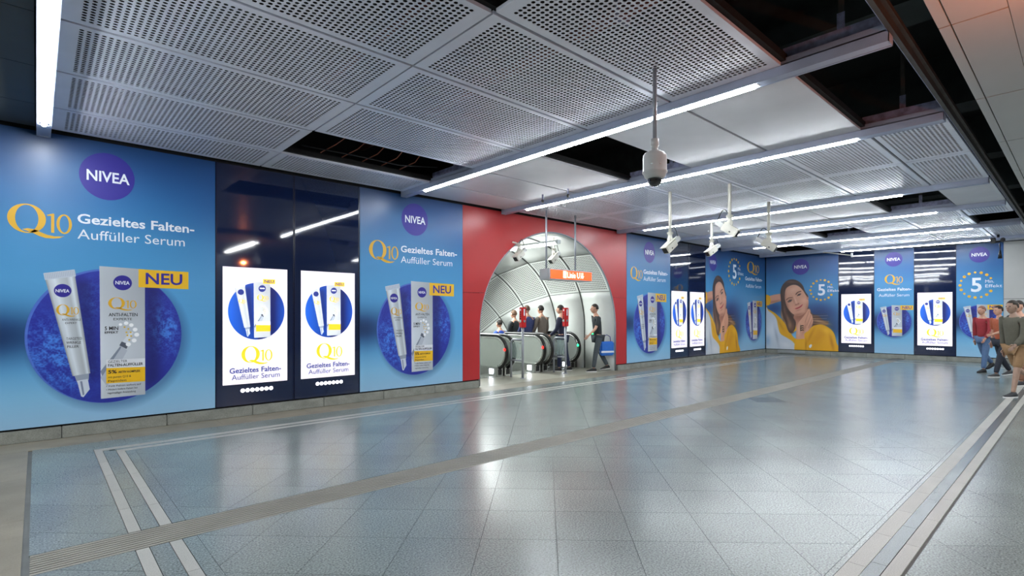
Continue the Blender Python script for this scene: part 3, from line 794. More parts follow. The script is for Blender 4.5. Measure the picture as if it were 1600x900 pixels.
    for (u, v) in ((1.28, 1.37), (1.32, 1.345), (1.345, 1.30), (1.35, 1.25), (1.33, 1.2), (1.3, 1.3), (1.31, 1.26)):
        c.fill(c.ell(*f(u, v), .010 * s, .010 * s), (226, 180, 40))
    c.fill(c.ell(*f(1.26, 1.957), .098 * s, .098 * s), (42, 36, 138))
    c.fill(c.poly([f(*p) for p in ((1.09, .95), (1.504, .945), (1.504, .83), (1.09, .84))]), (226, 230, 236))
    c.fill(c.poly([f(*p) for p in ((1.09, .838), (1.504, .828), (1.504, .635), (1.09, .64))]), (240, 188, 30))
    # tag
    if not lit: c.fill(c.poly([f(*p) for p in ((1.43, 2.148), (2.005, 2.14), (2.005, 1.895), (1.43, 1.905))]), (234, 184, 34))

def px_woman(c, ox=0.0):
    """portrait; drawn in a 760 x 850 frame that covers 2.53 x 3.11 m above z=0.15 (v here starts at the sheet foot)"""
    def P(pts): return [(ox + x * .00333, (850 - y) * .003657 - .02) for x, y in pts]
    K = .0035
    def fl(pts, col, soft=.008, op=1.0): c.fill(c.poly(P(spline(pts)), soft) * op, col)
    def bl(x, y, rx, ry, rot, col, op, clipm=None):
        m = c.blob(ox + x * .00333, (850 - y) * .003657 - .02, rx * K, ry * K, -rot) * op
        if clipm is not None: m = m * clipm
        c.fill(m.astype(np.float32), col)
    # mood of the background behind her
    bl(560, 470, 230, 150, 0, (22, 52, 104), .95); bl(90, 420, 120, 90, 0, (28, 62, 116), .9); bl(690, 620, 120, 130, 0, (18, 48, 98), .8)
    # hair falling behind
    hb = [(190, 200), (165, 260), (175, 380), (165, 470), (185, 540), (180, 600), (225, 655), (275, 680), (330, 640), (380, 560), (500, 600), (590, 600), (650, 575), (655, 550), (600, 530), (560, 490), (500, 470), (455, 400), (440, 300), (380, 200)]
    fl(hb, (92, 66, 54), .02)
    for (x, y, rx, ry, r) in ((215, 560, 22, 90, .1), (255, 600, 20, 70, -.2), (560, 545, 70, 20, .3), (610, 560, 50, 10, .25), (180, 480, 14, 60, 0)): bl(x, y, rx, ry, r, (178, 140, 106), .75)
    for k in range(9):
        y = 478 + k * 12; c.fill(c.poly(P([(500, y), (640 + (k % 3) * 12, y - 8 + k * 3), (642 + (k % 3) * 12, y - 4 + k * 3), (500, y + 6)]), .004) * .6, (168, 130, 100) if k % 2 else (70, 48, 42))
    # white coat and yellow sweater
    fl([(-10, 400), (25, 420), (110, 470), (200, 560), (260, 660), (340, 730), (470, 620), (520, 588), (590, 578), (660, 610), (712, 665), (735, 760), (748, 860), (240, 860), (0, 860)], (226, 166, 28))
    bl(560, 700, 60, 140, .6, (196, 132, 10), .5); bl(640, 640, 50, 30, .5, (246, 196, 60), .6); bl(690, 760, 14, 80, -.2, (178, 112, 10), .7); bl(480, 690, 14, 90, .4, (190, 126, 12), .6); bl(150, 570, 16, 90, -.5, (190, 126, 10), .6)
    fl([(-10, 425), (30, 440), (85, 480), (118, 530), (132, 600), (160, 680), (235, 725), (300, 770), (330, 860), (-10, 860)], (196, 204, 214))
    bl(60, 640, 60, 120, .2, (222, 226, 232), .8); bl(120, 720, 14, 110, -.2, (150, 160, 176), .6); bl(20, 760, 30, 60, 0, (120, 160, 200), .6); bl(220, 800, 70, 40, .3, (222, 224, 230), .7)
    # raised arm
    fl([(-20, 290), (40, 276), (110, 262), (180, 262), (200, 320), (120, 345), (50, 368), (-20, 380)], (206, 150, 124), .01)
    bl(90, 340, 90, 14, -.2, (160, 104, 84), .7)
    fl([(-20, 272), (30, 270), (50, 310), (48, 350), (25, 378), (-20, 350)], (228, 168, 26), .008)
    # neck
    nm = c.poly(P(spline([(315, 460), (400, 440), (470, 420), (470, 500), (410, 600), (340, 650), (300, 600)])), .008); c.fill(nm, (196, 138, 112))
    bl(370, 500, 80, 40, -.4, (140, 88, 70), .75, nm)
    # collar
    fl([(298, 570), (322, 590), (330, 640), (300, 660), (286, 640)], (236, 180, 40), .006); fl([(306, 596), (320, 604), (316, 630), (302, 630)], (90, 66, 40), .006)
    # face
    fm = c.poly(P(spline([(203, 230), (232, 185), (300, 165), (350, 178), (395, 220), (428, 270), (456, 330), (452, 395), (425, 450), (385, 483), (345, 490), (295, 472), (252, 428), (222, 370), (205, 300)])), .006)
    c.fill(fm, (212, 158, 132))
    bl(300, 215, 60, 30, -.4, (228, 180, 154), .7, fm); bl(310, 405, 36, 26, 0, (224, 158, 134), .7, fm); bl(410, 330, 30, 26, 0, (230, 172, 146), .8, fm)
    bl(225, 380, 20, 80, -.2, (160, 106, 88), .7, fm); bl(445, 410, 18, 60, .2, (168, 110, 90), .7, fm); bl(350, 480, 70, 16, -.2, (158, 104, 84), .7, fm); bl(205, 270, 14, 50, 0, (150, 100, 84), .6, fm)
    # ear and earring side
    fl([(436, 280), (452, 282), (458, 310), (446, 325), (436, 310)], (196, 132, 108), .005)
    # brows
    fl([(222, 318), (250, 298), (288, 296), (290, 303), (252, 307), (226, 326)], (96, 66, 54), .004, .9)
    fl([(322, 262), (345, 240), (378, 232), (380, 240), (350, 250), (328, 272)], (96, 66, 54), .004, .9)
    # eyes
    fl([(236, 342), (258, 322), (288, 320), (276, 338), (250, 350)], (74, 54, 50), .005, .9); fl([(246, 340), (262, 328), (280, 326), (270, 337)], (170, 160, 156), .003, .6); bl(265, 333, 9, 8, 0, (30, 26, 28), 1)
    bl(262, 318, 26, 8, -.2, (156, 104, 86), .5, fm)
    fl([(336, 284), (352, 264), (380, 258), (376, 270), (352, 282)], (74, 54, 50), .005, .9); fl([(348, 278), (360, 268), (374, 266), (364, 276)], (170, 160, 156), .003, .5); bl(360, 272, 8, 7, 0, (30, 26, 28), 1)
    # nose
    bl(322, 330, 9, 48, -.35, (228, 180, 156), .8, fm); bl(302, 330, 8, 40, -.3, (176, 120, 98), .5, fm); bl(342, 372, 22, 8, -.4, (160, 98, 80), .7, fm); bl(326, 374, 5, 4, 0, (110, 60, 50), .8, fm); bl(352, 362, 5, 4, 0, (110, 60, 50), .8, fm)
    # mouth
    fl([(314, 416), (338, 404), (360, 394), (398, 370), (384, 396), (356, 414), (332, 422)], (190, 84, 84), .004); fl([(318, 416), (356, 404), (396, 373), (360, 408)], (120, 48, 50), .003, .7); bl(352, 432, 26, 7, -.4, (170, 114, 94), .6, fm)
    # hair over the head
    fl([(160, 240), (175, 180), (205, 140), (250, 112), (310, 112), (360, 136), (400, 180), (420, 235), (448, 275), (452, 300), (430, 275), (400, 225), (350, 178), (300, 165), (250, 180), (215, 215), (205, 300), (225, 390), (255, 440), (290, 500), (325, 560), (310, 640), (270, 672), (240, 640), (215, 560), (180, 470), (165, 330)], (70, 50, 44), .008)
    for (x, y, rx, ry, r, col, op) in ((280, 135, 60, 12, .1, (112, 86, 72), .6), (190, 260, 8, 70, .0, (98, 72, 60), .6), (205, 430, 14, 60, -.1, (120, 90, 72), .7), (262, 590, 26, 60, -.1, (160, 122, 92), .8), (240, 520, 14, 60, -.3, (146, 110, 84), .7), (295, 610, 12, 50, .1, (120, 86, 66), .7)): bl(x, y, rx, ry, r, col, op)
    # hand on the neck, wrist and sleeve
    hm = c.poly(P(spline([(330, 640), (345, 575), (385, 520), (425, 470), (455, 428), (470, 432), (474, 462), (492, 480), (500, 515), (503, 548), (490, 596), (455, 645), (415, 672), (412, 740), (335, 745)])), .006)
    c.fill(hm, (214, 158, 130))
    for a, b in (((462, 440), (420, 560)), ((482, 478), (440, 590)), ((496, 520), (455, 615))):
        c.fill(c.poly(P([(a[0] - 2, a[1]), (a[0] + 3, a[1]), (b[0] + 3, b[1]), (b[0] - 3, b[1])]), .005) * .65, (150, 96, 78))
    bl(360, 640, 14, 70, .1, (232, 182, 156), .6, hm); bl(415, 620, 14, 60, .3, (168, 112, 90), .6, hm); bl(480, 600, 14, 40, .3, (168, 112, 90), .5, hm)
    for k in range(3): fl([(372, 592 + 22 * k), (402, 588 + 22 * k), (408, 600 + 22 * k), (398, 598 + 22 * k), (376, 602 + 22 * k)], (60, 50, 34), .003)
    bl(374, 620, 5, 30, 0, (70, 56, 36), .9)
    fl([(322, 748), (360, 735), (420, 732), (436, 780), (440, 860), (318, 860)], (232, 172, 34), .006); bl(430, 790, 8, 60, 0, (176, 114, 8), .7)
    fl([(465, 795), (485, 782), (492, 800), (475, 822), (462, 812)], (226, 228, 232), .004)

# --- ink as meshes: lettering
_tc = {}
def text_data(s, bold):
    k = (s, bold)
    if k in _tc: return _tc[k]
    cu = bpy.data.curves.new('t', 'FONT'); cu.body = s; cu.size = 1; cu.resolution_u = 3
    cu.offset = {0: 0.0, 1: 0.012, 2: 0.020, -1: -0.008}[bold]
    o = bpy.data.objects.new('t', cu); C.objects.link(o); bpy.context.view_layer.update()
    me = o.evaluated_get(bpy.context.evaluated_depsgraph_get()).to_mesh()
    V = np.array([v.co[:2] for v in me.vertices]); F = [tuple(p.vertices) for p in me.polygons]
    o.evaluated_get(bpy.context.evaluated_depsgraph_get()).to_mesh_clear()
    bpy.data.objects.remove(o); bpy.data.curves.remove(cu); _tc[k] = (V, F); return V, F
CAP = text_data('H', 0)[0][:, 1].max()
class Ink:
    """flat print collected as one mesh in the plane of the sheet (x right, z up, facing -y)"""
    def __init__(s): s.V = []; s.F = []
    def text(s, t, x0, x1, base, cap, y=-.004, bold=0):
        V, F = text_data(t, bold); a, b = V[:, 0].min(), V[:, 0].max(); n = len(s.V)
        sc = cap / CAP; kx = (x1 - x0) / (b - a)
        s.V += [(x0 + (p[0] - a) * kx, y, base + p[1] * sc) for p in V]; s.F += [tuple(i + n for i in f) for f in F]
    def disc(s, cx, cz, rx, rz=None, y=-.003, n=40):
        rz = rz or rx; b = len(s.V); s.V += [(cx + rx * math.cos(2 * math.pi * k / n), y, cz + rz * math.sin(2 * math.pi * k / n)) for k in range(n)]
        s.F.append(tuple(range(b, b + n)))
    def ring(s, cx, cz, rx, rz, ix, iz, sx=0, sz=0, y=-.004, n=36):
        b = len(s.V)
        for k in range(n):
            a = 2 * math.pi * k / n; s.V += [(cx + rx * math.cos(a), y, cz + rz * math.sin(a)), (cx + sx + ix * math.cos(a), y, cz + sz + iz * math.sin(a))]
        for k in range(n):
            j = (k + 1) % n; s.F.append((b + 2 * k, b + 2 * j, b + 2 * j + 1, b + 2 * k + 1))
    def poly(s, pts, y=-.004):
        b = len(s.V); s.V += [(x, y, z) for x, z in pts]; s.F.append(tuple(range(b, b + len(pts))))
    def q10(s, x, z, w, h, y=-.004, thin=1.0):
        """x,z lower left of the Q bowl; w whole width; h height of the Q"""
        qw = .585 * w
        s.ring(x + qw / 2, z + h * .53, qw / 2, h * .47, qw * .30, h * .435, qw * .0, 0, y)
        s.poly([(x + w * a, z + h * b) for a, b in ((.22, .17), (.30, .215), (.40, .20), (.50, .12), (.60, .05), (.72, .015), (.84, .03), (.88, .05), (.80, -.03), (.70, -.06), (.58, -.06), (.48, -.01), (.38, .08), (.30, .13))], y)
        s.poly([(x + w * a, z + h * b) for a, b in ((.665, .13), (.715, .13), (.715, .76), (.685, .76), (.60, .70), (.605, .67), (.665, .68))], y)
        s.ring(x + w * .875, z + h * .445, w * .125, h * .325, w * .075, h * .28, 0, 0, y)
    def make(s, name, m, parent):
        me = bpy.data.meshes.new(name); me.from_pydata(s.V, [], s.F); me.update()
        bm = bmesh.new(); bm.from_mesh(me)
        for f in bm.faces:
            if f.normal.y > 0: f.normal_flip()
        bm.to_mesh(me); bm.free()
        return tag(obj(name, me, m, parent), kind='stuff')
def product_ink(W, Y_, N, K, cx, cy, s, y=-.004, small=True):
    """writing on tube, carton and tag"""
    f = lambda u, v: (cx + (u - 1.12) * s, cy + (v - 1.26) * s)
    def T(ink, t, u0, u1, v, cap, bold=0): 
        a, b = f(u0, v); ink.text(t, a, a + (u1 - u0) * s, b, cap * s, y, bold)
    T(N, 'NEU', 1.51, 1.93, 1.955, .145, 2)
    T(W, 'NIVEA', 1.185, 1.335, 1.935, .045, 2); T(W, 'NIVEA', .60, .73, 1.815, .038, 2)
    a, b = f(1.11, 1.60); Y_.q10(a, b, .30 * s, .165 * s, y)
    a, b = f(.605, 1.52); Y_.q10(a, b, .215 * s, .145 * s, y)
    if small:
        T(K, 'ANTI-FALTEN', 1.115, 1.42, 1.515, .042, 1); T(K, 'EXPERTE', 1.165, 1.36, 1.462, .03, 0)
        T(K, '5 MIN', 1.075, 1.215, 1.335, .045, 2); T(K, 'EFFEKT', 1.075, 1.215, 1.29, .028, 2)
        T(K, 'GEZIELTER', 1.11, 1.31, .905, .032, 0); T(K, 'FALTEN-AUFFÜLLER', 1.11, 1.48, .855, .035, 2)
        T(K, '5%', 1.11, 1.20, .765, .045, 2); T(K, 'AKTIV KOMPLEX', 1.215, 1.45, .765, .028, 2)
        T(K, 'mit purem Q10 &', 1.11, 1.35, .705, .028, 0); T(K, 'Peptiden', 1.11, 1.30, .655, .028, 0)
        T(K, '• Füllt Falten sofort auf', 1.09, 1.46, .59, .024, 0); T(K, '• Mildert tiefere Falten bei', 1.09, 1.42, .545, .024, 0); T(K, 'regelmäßiger Anwendung', 1.105, 1.40, .50, .024, 0)
        T(K, 'ANTI-WRINKLE', .66, .84, 1.46, .028, 0); T(K, 'EXPERT', .69, .80, 1.42, .022, 0)
        T(K, 'TARGETED', .70, .85, 1.22, .03, 0); T(K, 'WRINKLE', .70, .84, 1.17, .03, 1); T(K, 'FILLER', .71, .82, 1.12, .03, 1)
def five_ink(W, Y_, cx, cz, r, n=15):
    """5 in a ring of dots"""
    W.text('5', cx - r * .42, cx + r * .18, cz - r * .48, r * .98, bold=2)
    W.text('Min.', cx + r * .38, cx + r * .86, cz + r * .14, r * .22, bold=0); W.text('Effekt', cx + r * .38, cx + r * 1.3, cz - r * .20, r * .22, bold=0)
    for k in range(n):
        a = math.radians(30 + k * 300 / (n - 1)); Y_.disc(cx + r * .93 * math.cos(a) - r * .12, cz + r * .93 * math.sin(a), r * (.10 if k % 3 else .075), n=12)

def img_mat(name, im, rough=0.35, emit=0.0):
    m = bpy.data.materials.new(name); m.use_nodes = True; nt = m.node_tree; b = nt.nodes['Principled BSDF']
    t = nt.nodes.new('ShaderNodeTexImage'); t.image = im; t.extension = 'EXTEND'
    nt.links.new(t.outputs[0], b.inputs['Base Color']); b.inputs['Roughness'].default_value = rough
    if emit:
        nt.links.new(t.outputs[0], b.inputs['Emission Color']); b.inputs['Emission Strength'].default_value = emit
    return m
def sheet(name, x0, x1, z0, z1, y, m, parent):
    me = bpy.data.meshes.new(name); me.from_pydata([(x0, y, z0), (x1, y, z0), (x1, y, z1), (x0, y, z1)], [], [(0, 1, 2, 3)])
    uv = me.uv_layers.new(name='UVMap')
    for i, c_ in enumerate(((0, 0), (1, 0), (1, 1), (0, 1))): uv.data[i].uv = c_
    return obj(name, me, m, parent)
ZT = 3.775; PH = ZT - ZP
def poster(label, loc, rz, W, m):
    t = thing('advertising_poster', label, 'poster', loc, rz, None)
    bm = bmesh.new(); box(bm, 0.004, W - 0.004, 0.0, 0.03, 0, PH); obj('backing_board', bm, M['p_navy'], t)
    sheet('printed_sheet', 0.004, W - 0.004, 0, PH, -0.002, m, t)
    return t
def inks(): return Ink(), Ink(), Ink(), Ink(), Ink()   # white, yellow, navy(tag), dark, blue
def make_inks(t, W, Y_, N, K, B):
    for ink, nm, m in ((W, 'white_lettering', 'p_white'), (Y_, 'yellow_numerals', 'p_yellow'), (N, 'tag_lettering', 'p_blue'), (K, 'small_print', 'p_dark'), (B, 'logo_disc', 'p_blue')):
        if ink.F: ink.make(nm, M[m], t)

# images
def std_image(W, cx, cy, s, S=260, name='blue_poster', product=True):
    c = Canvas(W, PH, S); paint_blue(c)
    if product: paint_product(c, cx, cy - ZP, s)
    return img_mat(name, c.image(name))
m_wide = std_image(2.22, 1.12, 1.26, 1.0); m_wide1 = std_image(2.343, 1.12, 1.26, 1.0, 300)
def std_poster(label, loc, Wd=2.22, m=None):
    t = poster(label, loc, 0, Wd, m or m_wide); W, Y_, N, K, B = inks(); z = -ZP
    B.disc(1.105, 3.335 + z, .285, .305); W.text('NIVEA', .895, 1.335, 3.265 + z, .13, bold=2)
    Y_.q10(.174, 2.50 + z, .58, .375); W.text('Gezieltes Falten-', .806, 2.075, 2.70 + z, .115, bold=2); W.text('Auffüller Serum', .806, 1.96, 2.50 + z, .12, bold=0)
    product_ink(W, Y_, N, K, 1.12, 1.26 + z, 1.0); make_inks(t, W, Y_, N, K, B); return t
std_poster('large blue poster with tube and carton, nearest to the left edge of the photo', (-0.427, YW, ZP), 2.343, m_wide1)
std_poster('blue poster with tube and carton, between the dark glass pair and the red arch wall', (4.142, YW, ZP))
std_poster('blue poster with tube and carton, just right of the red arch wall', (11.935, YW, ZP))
# portrait posters
def woman_poster(label, loc, rz, Wd, left):
    c = Canvas(Wd, PH, 170)
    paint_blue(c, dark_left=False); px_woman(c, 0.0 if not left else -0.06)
    if left: paint_product(c, 3.68, 1.27 - ZP, .86)
    m = img_mat('portrait_print', c.image('portrait_print')); t = poster(label, loc, rz, Wd, m); W, Y_, N, K, B = inks(); z = -ZP
    if left:
        B.disc(.50, 3.30 + z, .27, .30); W.text('NIVEA', .30, .70, 3.24 + z, .12, bold=2)
        five_ink(W, Y_, 2.16, 3.06 + z, .50)
        Y_.q10(3.12, 3.06 + z, 1.05, .46); W.text('Gezieltes Falten-', 2.95, 4.45, 2.80 + z, .13, bold=2); W.text('Auffüller Serum', 3.0, 4.35, 2.53 + z, .13)
        product_ink(W, Y_, N, K, 3.68, 1.27 + z, .86, small=False)
    else:
        u = back_u(1250) ; B.disc(u, 3.33 + z, .30); W.text('NIVEA', u - .22, u + .22, 3.27 + z, .12, bold=2)
        five_ink(W, Y_, back_u(1285) , 2.43 + z, .40)
    make_inks(t, W, Y_, N, K, B); return t
woman_poster('poster of a smiling woman with the product at her right, left of the corner', (16.33, YW, ZP), 0, 4.72, True)
wb = struct('wall_back', (BA.x, BA.y, 0), BANG)
def bk(px): return back_u(px)
def bpos(u, z=0.0, off=0.0):
    p = BA + BE * u; n_ = Vector((BE.y, -BE.x)) * -1
    return (p.x, p.y, z)
woman_poster('poster of a smiling woman beside yellow dots, on the back wall', bpos(0.02, ZP), BANG, bk(1310) - .02, False)
Wn = 1.13
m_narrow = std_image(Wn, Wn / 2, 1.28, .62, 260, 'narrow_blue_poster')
def narrow_poster(label, px0, px1, five):
    u0, u1 = bk(px0), bk(px1); Wd = u1 - u0; t = poster(label, bpos(u0, ZP), BANG, Wd, m_narrow); W, Y_, N, K, B = inks(); z = -ZP; h = Wd / 2
    B.disc(h, 3.42 + z, .25); W.text('NIVEA', h - .19, h + .19, 3.37 + z, .10, bold=2)
    if five: five_ink(W, Y_, h - .02, 2.46 + z, .43)
    else:
        Y_.q10(h - .26, 2.56 + z, .52, .34); W.text('Gezieltes Falten-', h - .48, h + .50, 2.34 + z, .095, bold=2); W.text('Auffüller Serum', h - .43, h + .44, 2.14 + z, .095)
    product_ink(W, Y_, N, K, h, 1.28 + z, .62, small=False); make_inks(t, W, Y_, N, K, B)
narrow_poster('narrow blue poster with yellow numerals and tube, between the dark glass panels at the back', 1366, 1428, False)
narrow_poster('narrow blue poster with a big white 5, behind the person in the red jacket', 1494, 1568, True)
# back wall core, grey panels at the right end, plinth
uE = 13.5
obox('wall_core', (0, uE, 0.06, 0.3, 0, 5.3), M['gap'], wb)
bm = bmesh.new(); box(bm, bk(1568) + .004, bk(1568) + 1.3, 0, 0.05, ZP, 2.0); obj('grey_panel', bm, M['greywall'], wb)
bm = bmesh.new(); box(bm, bk(1568) + .004, bk(1568) + 1.3, 0, 0.05, 2.012, 3.775); obj('grey_panel', bm, M['greywall'], wb)
for k in range(3):
    bm = bmesh.new(); box(bm, bk(1568) + 1.31 + 1.6 * k, bk(1568) + 2.9 + 1.6 * k, 0, 0.05, ZP, 3.775); obj('grey_panel', bm, M['greywall'], wb)
L_ = 1.12; bm = bmesh.new(); box(bm, .003, L_ - .003, -0.03, 0.04, 0, .145, .006); me = bpy.data.meshes.new('plinth_stone'); bm.to_mesh(me); bm.free()
for k in range(11):
    o = obj('plinth_stone', me, M['plinth'], wb); o.location.x = .03 + k * L_
g = thing('plinth_grille', 'pale ventilation grille set low under the woman poster on the back wall', 'vent', bpos(bk(1214), 0.02), BANG)
bm = bmesh.new(); box(bm, 0, 1.05, -0.05, -0.032, 0, .13); obj('frame', bm, M['plinth'], g)
for k in range(4): 
    bm = bmesh.new(); box(bm, 0.04, 1.01, -0.056, -0.05, 0.02 + .027 * k, 0.035 + .027 * k); obj('slat', bm, M['signgrey'], g)

# ---------------- dark glass panels with backlit posters
LBW, LBZ0, LBZ1 = .915, .485, 2.25
c = Canvas(LBW, LBZ1 - LBZ0, 300); c.a[:] = np.array((226, 220, 226)) / 255
gr = np.clip(c.Y / c.H, 0, 1)[..., None]; c.a = c.a * (1 - .03 * gr) ; paint_product(c, .47, 1.10, .50, lit=True)
m_lit = img_mat('backlit_print', c.image('backlit_print'), .3, BOX_E)
def glass_unit(label, loc, rz, Wd, lu):
    t = thing('dark_glass_panel', label, 'advertising panel', loc, rz)
    H = ZT - ZP
    bm = bmesh.new(); box(bm, .004, Wd - .004, .004, .03, 0, H); obj('glass_pane', bm, M['glass'], t)
    bm = bmesh.new(); box(bm, .004, .016, -.002, .004, 0, H); box(bm, Wd - .016, Wd - .004, -.002, .004, 0, H); obj('edge_trim', bm, M['glassframe'], t)
    b = thing('backlit_poster', None, None); b.parent = t; b.location = (lu, 0, LBZ0 - ZP)
    sh_ = sheet('lit_sheet', 0, LBW, 0, LBZ1 - LBZ0, -.004, m_lit, b)
    Y_, B, N, W = Ink(), Ink(), Ink(), Ink()
    Y_.q10(.25, .30, .44, .27, y=-.008); B.text('Gezieltes Falten-', .09, .82, .17, .075, y=-.008, bold=2); B.text('Auffüller Serum', .12, .80, .07, .075, y=-.008)
    Y_.poly([(.555, 1.53), (.73, 1.53), (.73, 1.60), (.555, 1.60)], y=-.007); B.text('NEU', .575, .71, 1.545, .042, y=-.009, bold=2)
    B.disc(.545, 1.455, .05, y=-.007); B.disc(.245, 1.39, .042, y=-.007); W.text('NIVEA', .51, .58, 1.445, .02, y=-.009, bold=1)
    Y_.q10(.47, 1.26, .16, .10, y=-.007); Y_.q10(.215, 1.22, .10, .07, y=-.007)
    Y_.poly([(.455, .79), (.655, .79), (.655, .88), (.455, .88)], y=-.007)
    Y_.make('yellow_print', M['lit_yellow'], b); B.make('blue_lettering', M['lit_blue'], b); W.make('logo_lettering', M['lit_white'], b)
    me = None
    for k in range(7):
        if me is None:
            bm = bmesh.new(); bmesh.ops.create_circle(bm, cap_ends=True, radius=.031, segments=16, matrix=Matrix.Rotation(math.pi / 2, 4, 'X')); me = bpy.data.meshes.new('light_dot'); bm.to_mesh(me); bm.free()
        o = obj('light_dot', me, M['lit_white'], t); o.location = (lu + .27 + .067 * k, -.004, .385 - ZP)
    return t
glass_unit('dark glass panel with backlit poster, left one of the pair beside the nearest blue poster', (1.918, YW, ZP), 0, 1.11, .09)
glass_unit('dark glass panel with backlit poster, right one of the pair beside the nearest blue poster', (3.030, YW, ZP), 0, 1.11, .105)
glass_unit('dark glass panel with backlit poster, first after the red arch wall', (14.16, YW, ZP), 0, 1.08, .06)
glass_unit('dark glass panel with backlit poster, beside the left woman poster', (15.245, YW, ZP), 0, 1.08, .07)
for lb, a, b_ in (('dark glass panel with backlit poster, right of the woman on the back wall', 1310, 1366), ('dark glass panel with backlit poster, left of the poster with the big 5', 1428, 1494)):
    u0, u1 = bk(a), bk(b_); glass_unit(lb, bpos(u0, ZP), BANG, u1 - u0, (u1 - u0 - LBW) / 2)

# ---------------- opposite wall and end wall (only seen mirrored)
wr = struct('wall_right'); we = struct('wall_end')
for k in range(15):
    for z0, z1 in ((0.02, 2.3), (2.31, 3.8)):
        bm = bmesh.new(); box(bm, -8 + 2 * k + .006, -6 + 2 * k - .006, -4.05, -4.0, z0, z1); obj('wall_panel', bm, M['opposite'], wr)
obox('wall_core', (-8, 23, -4.2, -4.06, 0, 5.3), M['gap'], wr)
for k in range(7):
    bm = bmesh.new(); box(bm, -7.86, -7.8, -4 + 1.8 * k + .006, -2.2 + 1.8 * k - .006, 0.02, 3.78); obj('wall_panel', bm, M['opposite'], we)
obox('wall_core', (-8, -7.87, -4, 9, 0, 5.3), M['gap'], we)

# ================================================================== SIGN
sg = thing('direction_sign', 'hanging grey sign box with a glowing orange Linie U1 face', 'sign', (8.02, 7.90, 0))
obox('sign_case', (0, 1.42, 0, 0.30, 2.285, 2.525), M['signgrey'], sg, .008)
f = obox('lit_face', (.04, 1.39, -.012, -.001, 2.31, 2.50), M['orange'], sg)
ik = Ink(); ik.text('Linie U1', .56, 1.02, 2.345, .125, y=-.016, bold=2)
ik.poly([(.42, 2.335), (.53, 2.335), (.53, 2.485), (.42, 2.485)], y=-.016)
ik.poly([(1.07, 2.335), (1.12, 2.40), (1.085, 2.40), (1.085, 2.475), (1.055, 2.475), (1.055, 2.40), (1.02, 2.40)], y=-.016)
ik.make('lettering', M['orange_text'], f)
ik = Ink(); ik.poly([(.45, 2.35), (.50, 2.40), (.50, 2.36), (.515, 2.35), (.515, 2.43), (.44, 2.35)], y=-.018); ik.make('pictogram', M['orange'], f)
for x in (.06, 1.0):
    bm = bmesh.new(); tube(bm, [(x, .15, 2.52), (x, .15, ZC + .01)], .022, 10); obj('hanging_rod', bm, M['rod'], sg)
def stub(x, y, l, label):
    t = thing('conduit_stub', label, 'pipe', (x, y, 0), 0)
    bm = bmesh.new(); tube(bm, [(0, 0, ZC + .01), (0, 0, ZC - l)], .016, 10); obj('pipe', bm, M['galv'], t)
    bm = bmesh.new(); tube(bm, [(0, 0, ZC - l), (0, 0, ZC - l - .05)], .022, 10); obj('collar', bm, M['rail'], t)
stub(6.98, 7.05, .10, 'left short grey conduit stub under the smooth ceiling before the arch')
stub(7.0, 6.42, .10, 'right short grey conduit stub under the smooth ceiling before the arch')

# ================================================================== CCTV
def dome_cam(x, y):
    t = thing('dome_camera', 'white dome camera with smoked bowl hanging on a rod, nearest to the viewer', 'camera', (x, y, 0))
    bm = bmesh.new(); tube(bm, [(0, 0, 3.13), (0, 0, ZC + .01)], .019, 14); obj('rod', bm, M['rod'], t)
    bm = bmesh.new(); lathe(bm, [(.001, 3.15), (.035, 3.15), (.038, 3.09), (.03, 3.085), (.03, 3.05), (.055, 3.04), (.055, 3.025)], 20); obj('neck', bm, M['domegrey'], t)
    bm = bmesh.new(); lathe(bm, [(.05, 3.035), (.09, 3.02), (.105, 3.00), (.108, 2.97), (.108, 2.86), (.112, 2.855), (.112, 2.84), (.104, 2.835), (.092, 2.80), (.07, 2.785), (.05, 2.785)], 32); b = obj('housing', bm, M['domegrey'], t)
    bm = bmesh.new(); lathe(bm, [(.066, 2.79), (.064, 2.765), (.053, 2.738), (.032, 2.722), (.002, 2.716)], 24); obj('smoked_bowl', bm, M['dome'], t)
    bm = bmesh.new()
    for a in (200, 240, 320): tube(bm, [(.105 * math.cos(math.radians(a)), .105 * math.sin(math.radians(a)), 2.90), (.113 * math.cos(math.radians(a)), .113 * math.sin(math.radians(a)), 2.90)], .006, 8)
    obj('screws', bm, M['steel'], b)
dome_cam(4.14, 2.72)
